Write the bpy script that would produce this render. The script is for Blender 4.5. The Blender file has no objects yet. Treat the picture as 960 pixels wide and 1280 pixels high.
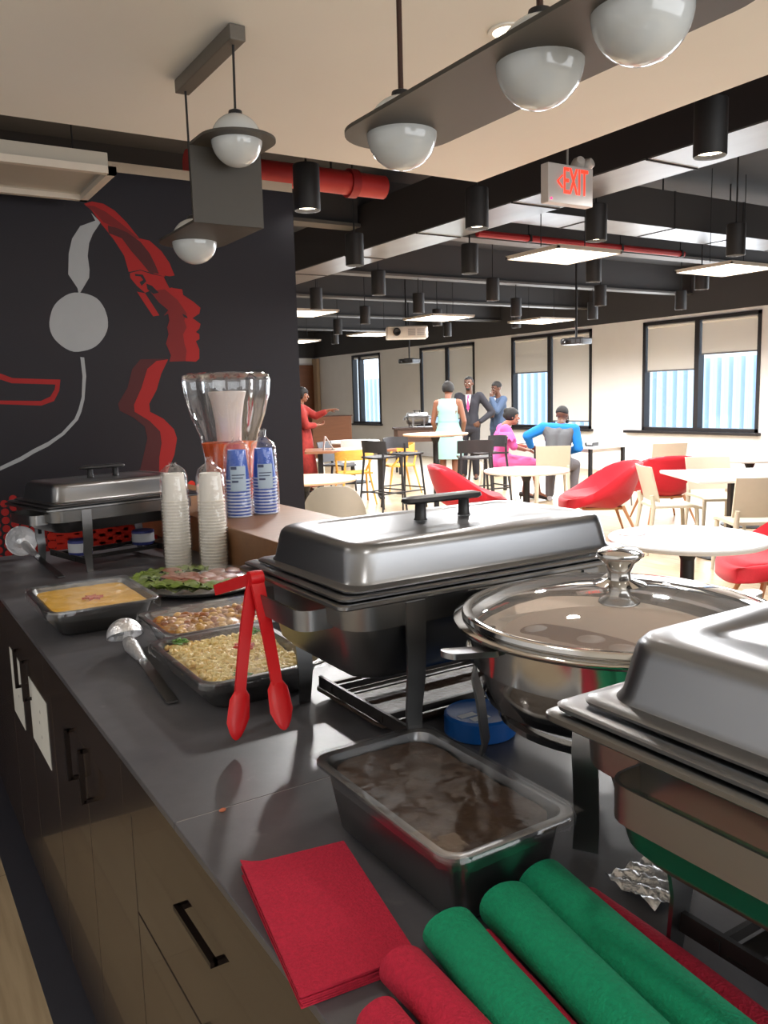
import bpy, bmesh, math, random
from mathutils import Vector, Matrix, Euler
random.seed(7)
S = bpy.context.scene
COL = S.collection
PI = math.pi

# ------------------------------------------------------------------ camera, world, exposure
cam_d = bpy.data.cameras.new('camera'); cam = bpy.data.objects.new('camera', cam_d); COL.objects.link(cam)
yaw, pit, roll = math.radians(31.92), math.radians(7.87), math.radians(-1.574)
fw = Vector((math.sin(yaw)*math.cos(pit), math.cos(yaw)*math.cos(pit), -math.sin(pit)))
rt = Vector((math.cos(yaw), -math.sin(yaw), 0)); up = rt.cross(fw)
r2 = rt*math.cos(roll) + up*math.sin(roll); u2 = -rt*math.sin(roll) + up*math.cos(roll)
mw = Matrix((r2, u2, -fw)).transposed().to_4x4(); mw.translation = Vector((0, 0, 1.5))
cam.matrix_world = mw
cam_d.sensor_fit = 'VERTICAL'; cam_d.sensor_height = 36.0; cam_d.lens = 1040/1280*36
cam_d.clip_start = 0.02; cam_d.clip_end = 200
S.camera = cam

S.view_settings.view_transform = 'Standard'; S.view_settings.look = 'None'
S.view_settings.exposure = 0.0; S.view_settings.gamma = 1.0; S.view_settings.use_curve_mapping = False
W = bpy.data.worlds.new('daylight'); S.world = W; W.use_nodes = True
W.node_tree.nodes['Background'].inputs[0].default_value = (0.86, 0.94, 1.0, 1)
W.node_tree.nodes['Background'].inputs[1].default_value = 3.4

def lamp(name, kind, loc, energy, color=(1, 1, 1), rot=(0, 0, 0), **kw):
    d = bpy.data.lights.new(name, kind); d.energy = energy; d.color = color
    for k, v in kw.items(): setattr(d, k, v)
    o = bpy.data.objects.new(name, d); COL.objects.link(o); o.location = loc; o.rotation_euler = rot
    return o
WARM = (1.0, 0.96, 0.91); NEUT = (1.0, 0.98, 0.96)
# daylight entering through the five windows
for i, y in enumerate((5.6, 9.2, 12.74, 16.25, 19.9)):
    lamp('window_daylight', 'AREA', (11.80, y, 1.75), 110, (0.90, 0.95, 1.0), (0, PI/2, 0), shape='RECTANGLE', size=1.9, size_y=2.2)
# recessed downlights in the low white ceiling
DOWN = [(1.795, 2.088), (1.8, -0.2), (0.1, -0.2), (-0.9, 2.2), (0.1, -1.9), (1.8, -1.9)]
for x, y in DOWN:
    lamp('recessed_downlight_lamp', 'SPOT', (x, y, 2.585), 30, WARM, spot_size=2.2, spot_blend=0.6, shadow_soft_size=0.05)

# added fill lights behind and left of the counter (outside the view), no windows there
lamp('unseen_fill_light', 'AREA', (-2.15, 1.2, 1.55), 9, (0.92, 0.96, 1.0), (0, -PI/2, 0), shape='RECTANGLE', size=2.0, size_y=5.0)
lamp('unseen_fill_light', 'AREA', (2.6, -3.05, 1.55), 150, (0.92, 0.96, 1.0), (PI/2, 0, 0), shape='RECTANGLE', size=7.0, size_y=2.0)

# ------------------------------------------------------------------ materials
MATS = {}
def _nt(name):
    m = bpy.data.materials.new(name); m.use_nodes = True
    nt = m.node_tree; b = nt.nodes['Principled BSDF']
    return m, nt, b
def lin(c):
    return tuple(((v/255)/12.92 if v/255 <= 0.04045 else ((v/255+0.055)/1.055)**2.4) for v in c)
def mat(name, rgb, rough=0.5, metal=0.0, noise=0.0, nscale=20, bump=0.0, bscale=60, spec=0.5, coat=0.0, sheen=0.0, stretch=None, trans=0.0):
    if name in MATS: return MATS[name]
    m, nt, b = _nt(name); c = lin(rgb)
    b.inputs['Base Color'].default_value = (*c, 1); b.inputs['Roughness'].default_value = rough
    b.inputs['Metallic'].default_value = metal; b.inputs['Specular IOR Level'].default_value = spec
    b.inputs['Coat Weight'].default_value = coat; b.inputs['Sheen Weight'].default_value = sheen
    tc = nt.nodes.new('ShaderNodeTexCoord'); mp = nt.nodes.new('ShaderNodeMapping')
    if stretch: mp.inputs['Scale'].default_value = stretch
    nt.links.new(tc.outputs['Object'], mp.inputs['Vector'])
    nz = nt.nodes.new('ShaderNodeTexNoise'); nz.inputs['Scale'].default_value = nscale; nz.inputs['Detail'].default_value = 4
    nt.links.new(mp.outputs[0], nz.inputs['Vector'])
    k = max(noise, 0.04)
    rp = nt.nodes.new('ShaderNodeMix'); rp.data_type = 'RGBA'
    rp.inputs[6].default_value = (*[max(0, v*(1-k)) for v in c], 1); rp.inputs[7].default_value = (*[min(1, v*(1+k)) for v in c], 1)
    nt.links.new(nz.outputs['Fac'], rp.inputs[0]); nt.links.new(rp.outputs[2], b.inputs['Base Color'])
    if bump:
        n2 = nt.nodes.new('ShaderNodeTexNoise'); n2.inputs['Scale'].default_value = bscale; n2.inputs['Detail'].default_value = 3
        nt.links.new(mp.outputs[0], n2.inputs['Vector'])
        bp = nt.nodes.new('ShaderNodeBump'); bp.inputs['Strength'].default_value = bump; bp.inputs['Distance'].default_value = 0.01
        nt.links.new(n2.outputs['Fac'], bp.inputs['Height']); nt.links.new(bp.outputs[0], b.inputs['Normal'])
    MATS[name] = m
    return m
def emit(name, rgb, strength):
    if name in MATS: return MATS[name]
    m, nt, b = _nt(name); c = lin(rgb)
    b.inputs['Base Color'].default_value = (*c, 1); b.inputs['Emission Color'].default_value = (*c, 1)
    b.inputs['Emission Strength'].default_value = strength
    MATS[name] = m; return m
def film(name, tint=(255, 255, 255), gloss=0.18, bump=0.6, bscale=25, rough=0.06, haze=0.05):
    """thin clear plastic / glass sheet"""
    if name in MATS: return MATS[name]
    m, nt, b = _nt(name); out = nt.nodes['Material Output']; nt.nodes.remove(b)
    tr = nt.nodes.new('ShaderNodeBsdfTransparent'); tr.inputs[0].default_value = (*lin(tint), 1)
    gl = nt.nodes.new('ShaderNodeBsdfGlossy'); gl.inputs['Roughness'].default_value = rough
    gl.inputs[0].default_value = (1, 1, 1, 1)
    df = nt.nodes.new('ShaderNodeBsdfDiffuse'); df.inputs[0].default_value = (0.8, 0.8, 0.8, 1)
    tc = nt.nodes.new('ShaderNodeTexCoord'); nz = nt.nodes.new('ShaderNodeTexNoise'); nz.inputs['Scale'].default_value = bscale; nz.inputs['Detail'].default_value = 3
    nt.links.new(tc.outputs['Object'], nz.inputs['Vector'])
    bp = nt.nodes.new('ShaderNodeBump'); bp.inputs['Strength'].default_value = bump; bp.inputs['Distance'].default_value = 0.02
    nt.links.new(nz.outputs['Fac'], bp.inputs['Height']); nt.links.new(bp.outputs[0], gl.inputs['Normal'])
    lw = nt.nodes.new('ShaderNodeLayerWeight'); lw.inputs[0].default_value = 0.35
    if bump: nt.links.new(bp.outputs[0], lw.inputs['Normal'])
    mr = nt.nodes.new('ShaderNodeMapRange'); mr.inputs[3].default_value = gloss*0.35; mr.inputs[4].default_value = min(1, gloss*3.2)
    nt.links.new(lw.outputs['Facing'], mr.inputs[0])
    m0 = nt.nodes.new('ShaderNodeMixShader'); m0.inputs[0].default_value = haze
    nt.links.new(tr.outputs[0], m0.inputs[1]); nt.links.new(df.outputs[0], m0.inputs[2])
    m1 = nt.nodes.new('ShaderNodeMixShader'); nt.links.new(mr.outputs[0], m1.inputs[0])
    nt.links.new(m0.outputs[0], m1.inputs[1]); nt.links.new(gl.outputs[0], m1.inputs[2])
    nt.links.new(m1.outputs[0], out.inputs[0])
    MATS[name] = m; return m
def glow_shade(name, rgb, transl=0.5):
    if name in MATS: return MATS[name]
    m, nt, b = _nt(name); out = nt.nodes['Material Output']; nt.nodes.remove(b)
    d = nt.nodes.new('ShaderNodeBsdfDiffuse'); d.inputs[0].default_value = (*lin(rgb), 1)
    t = nt.nodes.new('ShaderNodeBsdfTranslucent'); t.inputs[0].default_value = (*lin(rgb), 1)
    mx = nt.nodes.new('ShaderNodeMixShader'); mx.inputs[0].default_value = transl
    nt.links.new(d.outputs[0], mx.inputs[1]); nt.links.new(t.outputs[0], mx.inputs[2]); nt.links.new(mx.outputs[0], out.inputs[0])
    MATS[name] = m; return m
def planks(name, c1, c2, rough, w=0.14, length=1.4):
    m, nt, b = _nt(name)
    tc = nt.nodes.new('ShaderNodeTexCoord'); mp = nt.nodes.new('ShaderNodeMapping'); mp.inputs['Rotation'].default_value = (0, 0, PI/2)
    nt.links.new(tc.outputs['Object'], mp.inputs[0])
    br = nt.nodes.new('ShaderNodeTexBrick'); br.inputs['Scale'].default_value = 1; br.inputs['Brick Width'].default_value = length; br.inputs['Row Height'].default_value = w
    br.inputs['Mortar Size'].default_value = 0.002; br.inputs['Color1'].default_value = (*lin(c1), 1); br.inputs['Color2'].default_value = (*lin(c2), 1)
    br.inputs['Mortar'].default_value = (*[v*0.55 for v in lin(c2)], 1)
    nt.links.new(mp.outputs[0], br.inputs['Vector'])
    m2 = nt.nodes.new('ShaderNodeMapping'); m2.inputs['Scale'].default_value = (22, 1.2, 1); nt.links.new(tc.outputs['Object'], m2.inputs[0])
    nz = nt.nodes.new('ShaderNodeTexNoise'); nz.inputs['Scale'].default_value = 2; nz.inputs['Detail'].default_value = 6; nt.links.new(m2.outputs[0], nz.inputs[0])
    mx = nt.nodes.new('ShaderNodeMix'); mx.data_type = 'RGBA'; mx.blend_type = 'MULTIPLY'; mx.inputs[0].default_value = 0.55
    rp = nt.nodes.new('ShaderNodeValToRGB'); rp.color_ramp.elements[0].color = (0.55, 0.5, 0.45, 1); rp.color_ramp.elements[0].position = 0.3; rp.color_ramp.elements[1].position = 0.62
    nt.links.new(nz.outputs['Fac'], rp.inputs[0]); nt.links.new(br.outputs['Color'], mx.inputs[6]); nt.links.new(rp.outputs[0], mx.inputs[7])
    nt.links.new(mx.outputs[2], b.inputs['Base Color']); b.inputs['Roughness'].default_value = rough
    MATS[name] = m; return m
def wood(name, rgb, rough=0.4, scale=(3, 30, 30)):
    if name in MATS: return MATS[name]
    return mat(name, rgb, rough, noise=0.22, nscale=1.0, stretch=scale)

STEEL = mat('brushed_steel', (152, 153, 156), 0.30, 1.0, noise=0.06, nscale=4, bump=0.03, bscale=9)
STEELD = mat('worn_steel', (140, 140, 140), 0.30, 1.0, noise=0.10, nscale=6, bump=0.04, bscale=12)
CHROME = mat('polished_steel', (205, 203, 200), 0.09, 1.0)
BLACKP = mat('black_plastic', (22, 21, 23), 0.4)
BLACKM = mat('black_painted_metal', (26, 25, 27), 0.55)
DARKC = mat('dark_ceiling_paint', (58, 57, 58), 0.8, noise=0.1, nscale=2)
DARKB = mat('dark_beam_paint', (40, 36, 38), 0.7)
WHITEW = mat('white_wall_paint', (240, 238, 236), 0.8, noise=0.02, nscale=3)
WHITEC = mat('white_ceiling_paint', (234, 231, 223), 0.9, noise=0.02, nscale=2)
LWHITE = mat('white_laminate', (232, 230, 227), 0.3)
CREAM = mat('cream_plastic', (200, 190, 170), 0.45)
REDF = mat('red_upholstery', (188, 14, 34), 0.9, noise=0.12, nscale=90, bump=0.1, bscale=300, sheen=0.2)
REDS = mat('red_silicone', (205, 14, 22), 0.38)
REDN = mat('red_paper_napkin', (186, 30, 58), 0.95, noise=0.30, nscale=190, bump=0.35, bscale=320)
GREENN = mat('green_paper_napkin', (6, 142, 98), 0.95, noise=0.30, nscale=190, bump=0.35, bscale=320)
OAK = wood('pale_oak', (196, 150, 92))
ASH = wood('yellow_wood', (226, 170, 76), 0.45)
WALN = wood('brown_wood', (120, 74, 46), 0.45)
LEDGEW = wood('ledge_wood', (132, 92, 60), 0.4)
LEGW = wood('beech_leg', (176, 124, 82), 0.5)
FILM = film('cling_film', gloss=0.10, bump=0.20, bscale=14, haze=0.01)
BAG = film('plastic_sleeve', gloss=0.13, bump=0.35, bscale=20, haze=0.03)
FOIL = mat('aluminium_foil', (238, 238, 240), 0.34, 0.85, bump=0.6, bscale=60)
FILMD = film('clear_film', gloss=0.09, bump=0.07, bscale=12, haze=0.0)

# ------------------------------------------------------------------ mesh helpers
def finish(bm, name, m, parent=None, smooth=35, loc=None, rot=None):
    bmesh.ops.recalc_face_normals(bm, faces=bm.faces)
    me = bpy.data.meshes.new(name); bm.to_mesh(me); bm.free()
    for mm in (m if isinstance(m, (list, tuple)) else [m]): me.materials.append(mm)
    if smooth:
        me.polygons.foreach_set('use_smooth', [True]*len(me.polygons)); me.set_sharp_from_angle(angle=math.radians(smooth))
    o = bpy.data.objects.new(name, me); COL.objects.link(o)
    if parent: o.parent = parent
    if loc: o.location = loc
    if rot: o.rotation_euler = rot
    return o
def tag(o, label, cat, group=None, kind=None):
    o['label'] = label; o['category'] = cat
    if group: o['group'] = group
    if kind: o['kind'] = kind
    return o
def struct(o, label=None):
    o['kind'] = 'structure'
    if label: o['label'] = label
    return o
def thing(name, label, cat, loc=(0, 0, 0), rz=0.0, group=None):
    o = bpy.data.objects.new(name, None); COL.objects.link(o); o.empty_display_size = 0.05
    o.location = loc; o.rotation_euler = (0, 0, rz)
    return tag(o, label, cat, group)
def dup(root, loc, rz, label, group=None):
    r = root.copy(); COL.objects.link(r); r.location = loc; r.rotation_euler = (0, 0, rz); r['label'] = label
    if group: r['group'] = group
    for ch in list(root.children):
        c = ch.copy(); COL.objects.link(c); c.parent = r
        for g in list(ch.children):
            d = g.copy(); COL.objects.link(d); d.parent = c
    return r
def BM(): return bmesh.new()
def box(bm, x0, x1, y0, y1, z0, z1, bev=0.0, mi=0, M=None):
    r = bmesh.ops.create_cube(bm, size=1.0); vs = r['verts']
    for v in vs:
        v.co = Vector(((x0+x1)/2 + v.co.x*(x1-x0), (y0+y1)/2 + v.co.y*(y1-y0), (z0+z1)/2 + v.co.z*(z1-z0)))
    fs = {f for v in vs for f in v.link_faces}
    if bev:
        es = {e for v in vs for e in v.link_edges}
        rb = bmesh.ops.bevel(bm, geom=list(es), offset=bev, segments=2, affect='EDGES', profile=0.5)
        fs = set(rb['faces']) | {f for f in fs if f.is_valid}; vs = list({v for f in fs for v in f.verts})
    for f in fs: f.material_index = mi
    if M: bmesh.ops.transform(bm, matrix=M, verts=vs)
    return vs
def ringloft(bm, rings, cap0=True, cap1=True, mi=0, closed=True):
    """rings: list of equally long lists of points"""
    vr = [[bm.verts.new(p) for p in r] for r in rings]; n = len(vr[0])
    for a, b in zip(vr[:-1], vr[1:]):
        for i in range(n if closed else n-1):
            j = (i+1) % n
            f = bm.faces.new((a[i], a[j], b[j], b[i])); f.material_index = mi
    if cap0: f = bm.faces.new(list(reversed(vr[0]))); f.material_index = mi
    if cap1: f = bm.faces.new(vr[-1]); f.material_index = mi
    return vr
def lathe(bm, prof, cx=0, cy=0, n=32, mi=0, cap0=True, cap1=True, sx=1, sy=1):
    rings = [[(cx+r*sx*math.cos(2*PI*i/n), cy+r*sy*math.sin(2*PI*i/n), z) for i in range(n)] for r, z in prof]
    return ringloft(bm, rings, cap0, cap1, mi)
def tube(bm, pts, r, n=8, mi=0, flat=None, refup=None):
    """tube (or flat strap if flat=(w,t)) along a polyline"""
    P = [Vector(p) for p in pts]; rings = []; rr = r if isinstance(r, (list, tuple)) else [r]*len(P)
    d0 = (P[1]-P[0]).normalized()
    ref = Vector(refup) if refup else (Vector((0, 0, 1)) if abs(d0.z) < 0.9 else Vector((1, 0, 0)))
    for i, p in enumerate(P):
        d = (P[min(i+1, len(P)-1)]-P[max(i-1, 0)]).normalized()
        s = d.cross(ref)
        if s.length < 1e-4: s = d.orthogonal()
        s.normalize(); t = s.cross(d).normalized()
        if not refup: ref = t
        if flat:
            w, th = flat[0]/2*rr[i], flat[1]/2
            rings.append([p+s*th+t*w, p-s*th+t*w, p-s*th-t*w, p+s*th-t*w])
        else:
            rings.append([p+(s*math.cos(2*PI*k/n)+t*math.sin(2*PI*k/n))*rr[i] for k in range(n)])
    return ringloft(bm, rings, True, True, mi)
def bar(bm, a, b, w, t, mi=0, refup=None):
    return tube(bm, [a, b], 1, flat=(w, t), mi=mi, refup=refup)
def rr(w, d, r, z, n=6, cx=0, cy=0):
    r = min(r, w/2-1e-4, d/2-1e-4); pts = []
    for sx, sy, a0 in ((1, 1, 0), (-1, 1, PI/2), (-1, -1, PI), (1, -1, 1.5*PI)):
        for k in range(n+1):
            a = a0+PI/2*k/n
            pts.append((cx+sx*(w/2-r)+r*math.cos(a), cy+sy*(d/2-r)+r*math.sin(a), z))
    return pts
def ball(bm, c, r, s=(1, 1, 1), u=12, v=8, mi=0, M=None):
    g = bmesh.ops.create_uvsphere(bm, u_segments=u, v_segments=v, radius=r)
    for vv in g['verts']: vv.co = Vector((vv.co.x*s[0], vv.co.y*s[1], vv.co.z*s[2]))
    if M: bmesh.ops.transform(bm, matrix=M, verts=g['verts'])
    for vv in g['verts']: vv.co += Vector(c)
    for f in {f for vv in g['verts'] for f in vv.link_faces}: f.material_index = mi
    return g['verts']
def bez(p0, p1, p2, n=8):
    p0, p1, p2 = Vector(p0), Vector(p1), Vector(p2)
    return [p0*(1-t)**2+p1*2*t*(1-t)+p2*t*t for t in [i/n for i in range(n+1)]]
def grid_sheet(bm, fn, nu, nv, mi=0):
    g = [[bm.verts.new(fn(u/nu, v/nv)) for u in range(nu+1)] for v in range(nv+1)]
    for a, b in zip(g[:-1], g[1:]):
        for i in range(nu): f = bm.faces.new((a[i], a[i+1], b[i+1], b[i])); f.material_index = mi
    return g
def thick_sheet(bm, fn, nu, nv, nrm, mi=0):
    """closed slab: fn(u,v)->point, nrm(u,v)->offset vector of the back side"""
    A = grid_sheet(bm, fn, nu, nv, mi); B = grid_sheet(bm, lambda u, v: Vector(fn(u, v))+Vector(nrm(u, v)), nu, nv, mi)
    ea = [A[0][i] for i in range(nu+1)]+[A[j][nu] for j in range(1, nv+1)]+[A[nv][i] for i in range(nu-1, -1, -1)]+[A[j][0] for j in range(nv-1, 0, -1)]
    eb = [B[0][i] for i in range(nu+1)]+[B[j][nu] for j in range(1, nv+1)]+[B[nv][i] for i in range(nu-1, -1, -1)]+[B[j][0] for j in range(nv-1, 0, -1)]
    n = len(ea)
    for i in range(n): f = bm.faces.new((ea[i], ea[(i+1) % n], eb[(i+1) % n], eb[i])); f.material_index = mi
def poly(bm, pts, mi=0):
    f = bm.faces.new([bm.verts.new(p) for p in pts]); f.material_index = mi; return f

# ------------------------------------------------------------------ the room
FLOORM = planks('oak_floor', (200, 180, 148), (184, 162, 130), 0.35)
bm = BM(); box(bm, -2.4, 12.2, -3.2, 23.2, -0.1, 0.0); struct(finish(bm, 'floor', FLOORM, smooth=0), 'pale oak plank floor')
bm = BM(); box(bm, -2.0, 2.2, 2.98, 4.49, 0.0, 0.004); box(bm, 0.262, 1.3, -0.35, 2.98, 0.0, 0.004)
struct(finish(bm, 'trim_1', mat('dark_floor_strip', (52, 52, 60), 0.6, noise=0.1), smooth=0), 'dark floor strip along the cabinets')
bm = BM(); box(bm, -2.2, 2.86, -3.1, 3.58, 2.6, 2.72); struct(finish(bm, 'ceiling', WHITEC, smooth=0), 'low white plaster ceiling over the counter')
bm = BM(); box(bm, -2.3, 12.2, -3.2, 23.2, 3.5, 3.6); struct(finish(bm, 'ceiling_deck', DARKC, smooth=0), 'dark painted open ceiling')
# mural wall
from mathutils.geometry import tessellate_polygon
NAVY = mat('navy_wall_paint', (22, 18, 29), 0.65, noise=0.06, nscale=2)
MUR = [NAVY, mat('beige_wall_top', (206, 190, 170), 0.8), mat('grey_mural_paint', (168, 172, 176), 0.7), mat('red_mural_paint', (165, 24, 24), 0.7),
       mat('mid_red_mural_paint', (122, 24, 26), 0.7), mat('dark_red_mural_paint', (78, 24, 28), 0.7), mat('orange_red_mural_paint', (214, 44, 26), 0.7)]
MURAL = {
'w_band': [(1.1,2.466),(1.144,2.424),(1.101,2.364),(1.079,2.317),(1.067,2.253),(1.071,2.185),(1.066,2.144),(1.017,2.068),(1.008,2.067),(1.005,2.09),(0.965,2.156),(0.975,2.259),(0.997,2.333),(1.041,2.397),(1.118,2.43)],
'w_circle': [(1.145,1.924),(1.143,1.9),(1.136,1.878),(1.125,1.856),(1.11,1.835),(1.093,1.816),(1.074,1.8),(1.054,1.789),(1.033,1.781),(1.01,1.776),(0.987,1.772),(0.964,1.772),(0.943,1.778),(0.924,1.788),(0.906,1.801),(0.89,1.816),(0.876,1.832),(0.865,1.851),(0.858,1.872),(0.855,1.895),(0.856,1.917),(0.861,1.94),(0.868,1.963),(0.877,1.985),(0.889,2.004),(0.904,2.021),(0.922,2.036),(0.942,2.05),(0.964,2.061),(0.987,2.067),(1.009,2.068),(1.031,2.066),(1.053,2.062),(1.074,2.055),(1.094,2.045),(1.11,2.03),(1.123,2.011),(1.133,1.991),(1.139,1.97),(1.144,1.948)],
'w_wire': [(0.993,1.745),(1.012,1.743),(1.015,1.649),(0.998,1.531),(0.978,1.467),(0.958,1.426),(0.884,1.352),(0.801,1.297),(0.732,1.266),(0.676,1.234),(0.568,1.19),(0.57,1.21),(0.666,1.252),(0.734,1.289),(0.803,1.32),(0.873,1.364),(0.941,1.432),(0.964,1.479),(0.985,1.543),(0.997,1.649)],
'r_hair': [(1.067,2.508),(1.107,2.523),(1.164,2.517),(1.22,2.488),(1.276,2.435),(1.337,2.359),(1.391,2.351),(1.45,2.302),(1.49,2.244),(1.515,2.179),(1.466,2.168),(1.392,2.185),(1.332,2.199),(1.27,2.184),(1.252,2.265),(1.204,2.343),(1.175,2.381),(1.14,2.424),(1.104,2.478)],
'd_hair': [(1.178,2.412),(1.226,2.402),(1.278,2.383),(1.342,2.341),(1.387,2.285),(1.411,2.233),(1.43,2.183),(1.38,2.185),(1.335,2.241),(1.29,2.291),(1.246,2.352),(1.18,2.373)],
'm_hair': [(1.072,2.5),(1.115,2.473),(1.158,2.425),(1.226,2.4),(1.318,2.357),(1.342,2.353),(1.308,2.38),(1.24,2.432),(1.173,2.478),(1.117,2.501)],
'm_face': [(1.467,1.977),(1.441,1.964),(1.468,1.995),(1.42,2.034),(1.374,2.092),(1.456,2.104),(1.522,2.052),(1.57,1.98),(1.554,1.942),(1.565,1.906),(1.543,1.868),(1.547,1.819),(1.557,1.781),(1.547,1.724),(1.457,1.721),(1.468,1.756),(1.444,1.817),(1.462,1.867),(1.456,1.903),(1.471,1.94)],
'r_face': [(1.276,2.179),(1.332,2.195),(1.392,2.179),(1.454,2.17),(1.47,2.135),(1.501,2.112),(1.552,2.108),(1.556,2.078),(1.613,2.043),(1.65,2.013),(1.642,1.982),(1.601,1.956),(1.62,1.944),(1.645,1.926),(1.637,1.901),(1.616,1.882),(1.635,1.87),(1.634,1.844),(1.613,1.832),(1.63,1.788),(1.627,1.738),(1.606,1.721),(1.547,1.724),(1.557,1.781),(1.547,1.819),(1.543,1.868),(1.565,1.906),(1.554,1.942),(1.57,1.98),(1.522,2.052),(1.456,2.104),(1.374,2.092),(1.349,2.081),(1.308,2.115),(1.276,2.155)],
'k_eye': [(1.3,2.176),(1.343,2.174),(1.359,2.141),(1.333,2.116),(1.322,2.134),(1.343,2.147),(1.33,2.164),(1.303,2.165)],
'k_brow': [(1.46,2.176),(1.492,2.172),(1.507,2.118),(1.482,2.111),(1.47,2.135)],
'k_lid': [(1.358,2.129),(1.388,2.119),(1.423,2.084),(1.392,2.077),(1.362,2.1)],
'k_nostril': [(1.544,1.979),(1.569,1.967),(1.574,1.953),(1.553,1.961)],
'r_cheek': [(1.306,2.085),(1.348,2.079),(1.376,2.034),(1.418,1.966),(1.384,1.96),(1.345,2.021)],
'm_neck': [(1.451,1.738),(1.301,1.734),(1.254,1.683),(1.223,1.586),(1.167,1.503),(1.173,1.466),(1.243,1.427),(1.301,1.376),(1.31,1.313),(1.285,1.227),(1.262,1.154),(1.233,1.106),(1.359,1.096),(1.369,1.209),(1.386,1.284),(1.382,1.347),(1.329,1.406),(1.251,1.458),(1.25,1.494),(1.297,1.585),(1.334,1.683),(1.387,1.725)],
'r_neck': [(1.451,1.734),(1.408,1.657),(1.377,1.571),(1.332,1.498),(1.334,1.455),(1.405,1.415),(1.459,1.356),(1.473,1.305),(1.453,1.217),(1.42,1.149),(1.397,1.093),(1.359,1.096),(1.369,1.209),(1.386,1.284),(1.382,1.347),(1.329,1.406),(1.251,1.458),(1.25,1.494),(1.297,1.585),(1.334,1.683),(1.387,1.725)],
'r_mouth': [(0.526,1.705),(0.607,1.666),(0.663,1.642),(0.887,1.632),(0.877,1.576),(0.848,1.525),(0.786,1.504),(0.595,1.516),(0.51,1.521),(0.512,1.544),(0.597,1.534),(0.785,1.527),(0.832,1.548),(0.856,1.584),(0.861,1.608),(0.658,1.617),(0.605,1.637),(0.523,1.674)],
}
bm = BM(); box(bm, -2.2, 2.24, 4.5, 4.62, 0, 2.68, mi=0); box(bm, -2.2, 2.24, 4.5, 4.62, 2.68, 2.73, mi=1)
LAY = {'w_band': (2, 2), 'w_circle': (2, 2), 'w_wire': (2, 2), 'r_hair': (3, 2), 'm_hair': (4, 3), 'd_hair': (5, 4), 'r_face': (3, 2), 'm_face': (4, 3),
       'k_eye': (0, 4), 'k_brow': (0, 4), 'k_lid': (0, 4), 'k_nostril': (0, 4), 'r_cheek': (3, 3), 'm_neck': (5, 2), 'r_neck': (3, 3), 'r_mouth': (3, 2)}
for k, (mi, ly) in LAY.items():
    pp = [Vector((x, 4.5-0.0006*ly, z)) for x, z in MURAL[k]]; vv = [bm.verts.new(p) for p in pp]
    for tri in tessellate_polygon([pp]):
        try: f = bm.faces.new([vv[i] for i in tri]); f.material_index = mi
        except ValueError: pass
nr = 0
for ix in range(52):                                   # halftone dots that grow and merge to the right
    for iz in range(13):
        x = -0.35+ix*0.042; z = 0.52+iz*0.042+(0.021 if ix % 2 else 0)
        r = 0.0125+0.018*min(1, max(0, (x-0.3)/0.75))
        if x > 1.25: r *= 1-0.5*min(1, (x-1.25)/0.5)
        if z > 1.05: continue
        mi = 6 if x > 0.75 else 3
        poly(bm, [(x+r*math.cos(a), 4.499-0.00001*(ix % 2), z+r*math.sin(a)) for a in [i*PI/5 for i in range(10)]], mi)
wb = finish(bm, 'wall_back', MUR, smooth=0); struct(wb, 'dark navy mural wall with a red profile and grey lines')
# other walls
DWALL = mat('dark_upper_wall', (64, 63, 65), 0.85, noise=0.08, nscale=1.5)
bm = BM(); box(bm, -2.4, -2.2, -3.2, 23.2, 0, 3.5); struct(finish(bm, 'wall_left', WHITEW, smooth=0))
bm = BM(); box(bm, -2.4, 12.2, -3.4, -3.2, 0, 3.5); struct(finish(bm, 'wall_rear', WHITEW, smooth=0))
bm = BM(); box(bm, -2.4, 12.2, 23.0, 23.2, 0, 2.73, mi=0); box(bm, -2.4, 12.2, 23.0, 23.2, 2.73, 3.5, mi=1)
struct(finish(bm, 'wall_far', [WHITEW, DWALL], smooth=0))
WIN = [(4.40, 6.75), (8.03, 10.34), (11.58, 13.90), (15.18, 17.36), (19.25, 20.75)]
bm = BM(); box(bm, 12.0, 12.25, -3.2, 23.2, 0, 0.78); box(bm, 12.0, 12.25, -3.2, 23.2, 2.68, 2.74)
ys = [-3.2]+[v for w in WIN for v in w]+[23.2]
for i in range(0, len(ys), 2): box(bm, 12.0, 12.25, ys[i], ys[i+1], 0.78, 2.68)
box(bm, 11.985, 12.25, -3.2, 23.2, 2.74, 3.5, mi=1)
struct(finish(bm, 'wall_right', [WHITEW, DWALL], smooth=0), 'white window wall')
bm = BM(); box(bm, 11.982, 12.0, -3.2, 23.2, 0.0, 0.10); struct(finish(bm, 'baseboard_right', WHITEW, smooth=0))
FRM = mat('black_window_frame', (36, 33, 36), 0.45); SHADE = glow_shade('white_roller_shade', (240, 237, 232), 0.14)
GLASS = film('window_glass', tint=(250, 253, 255), gloss=0.05, bump=0.0, rough=0.02, haze=0.0)
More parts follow.
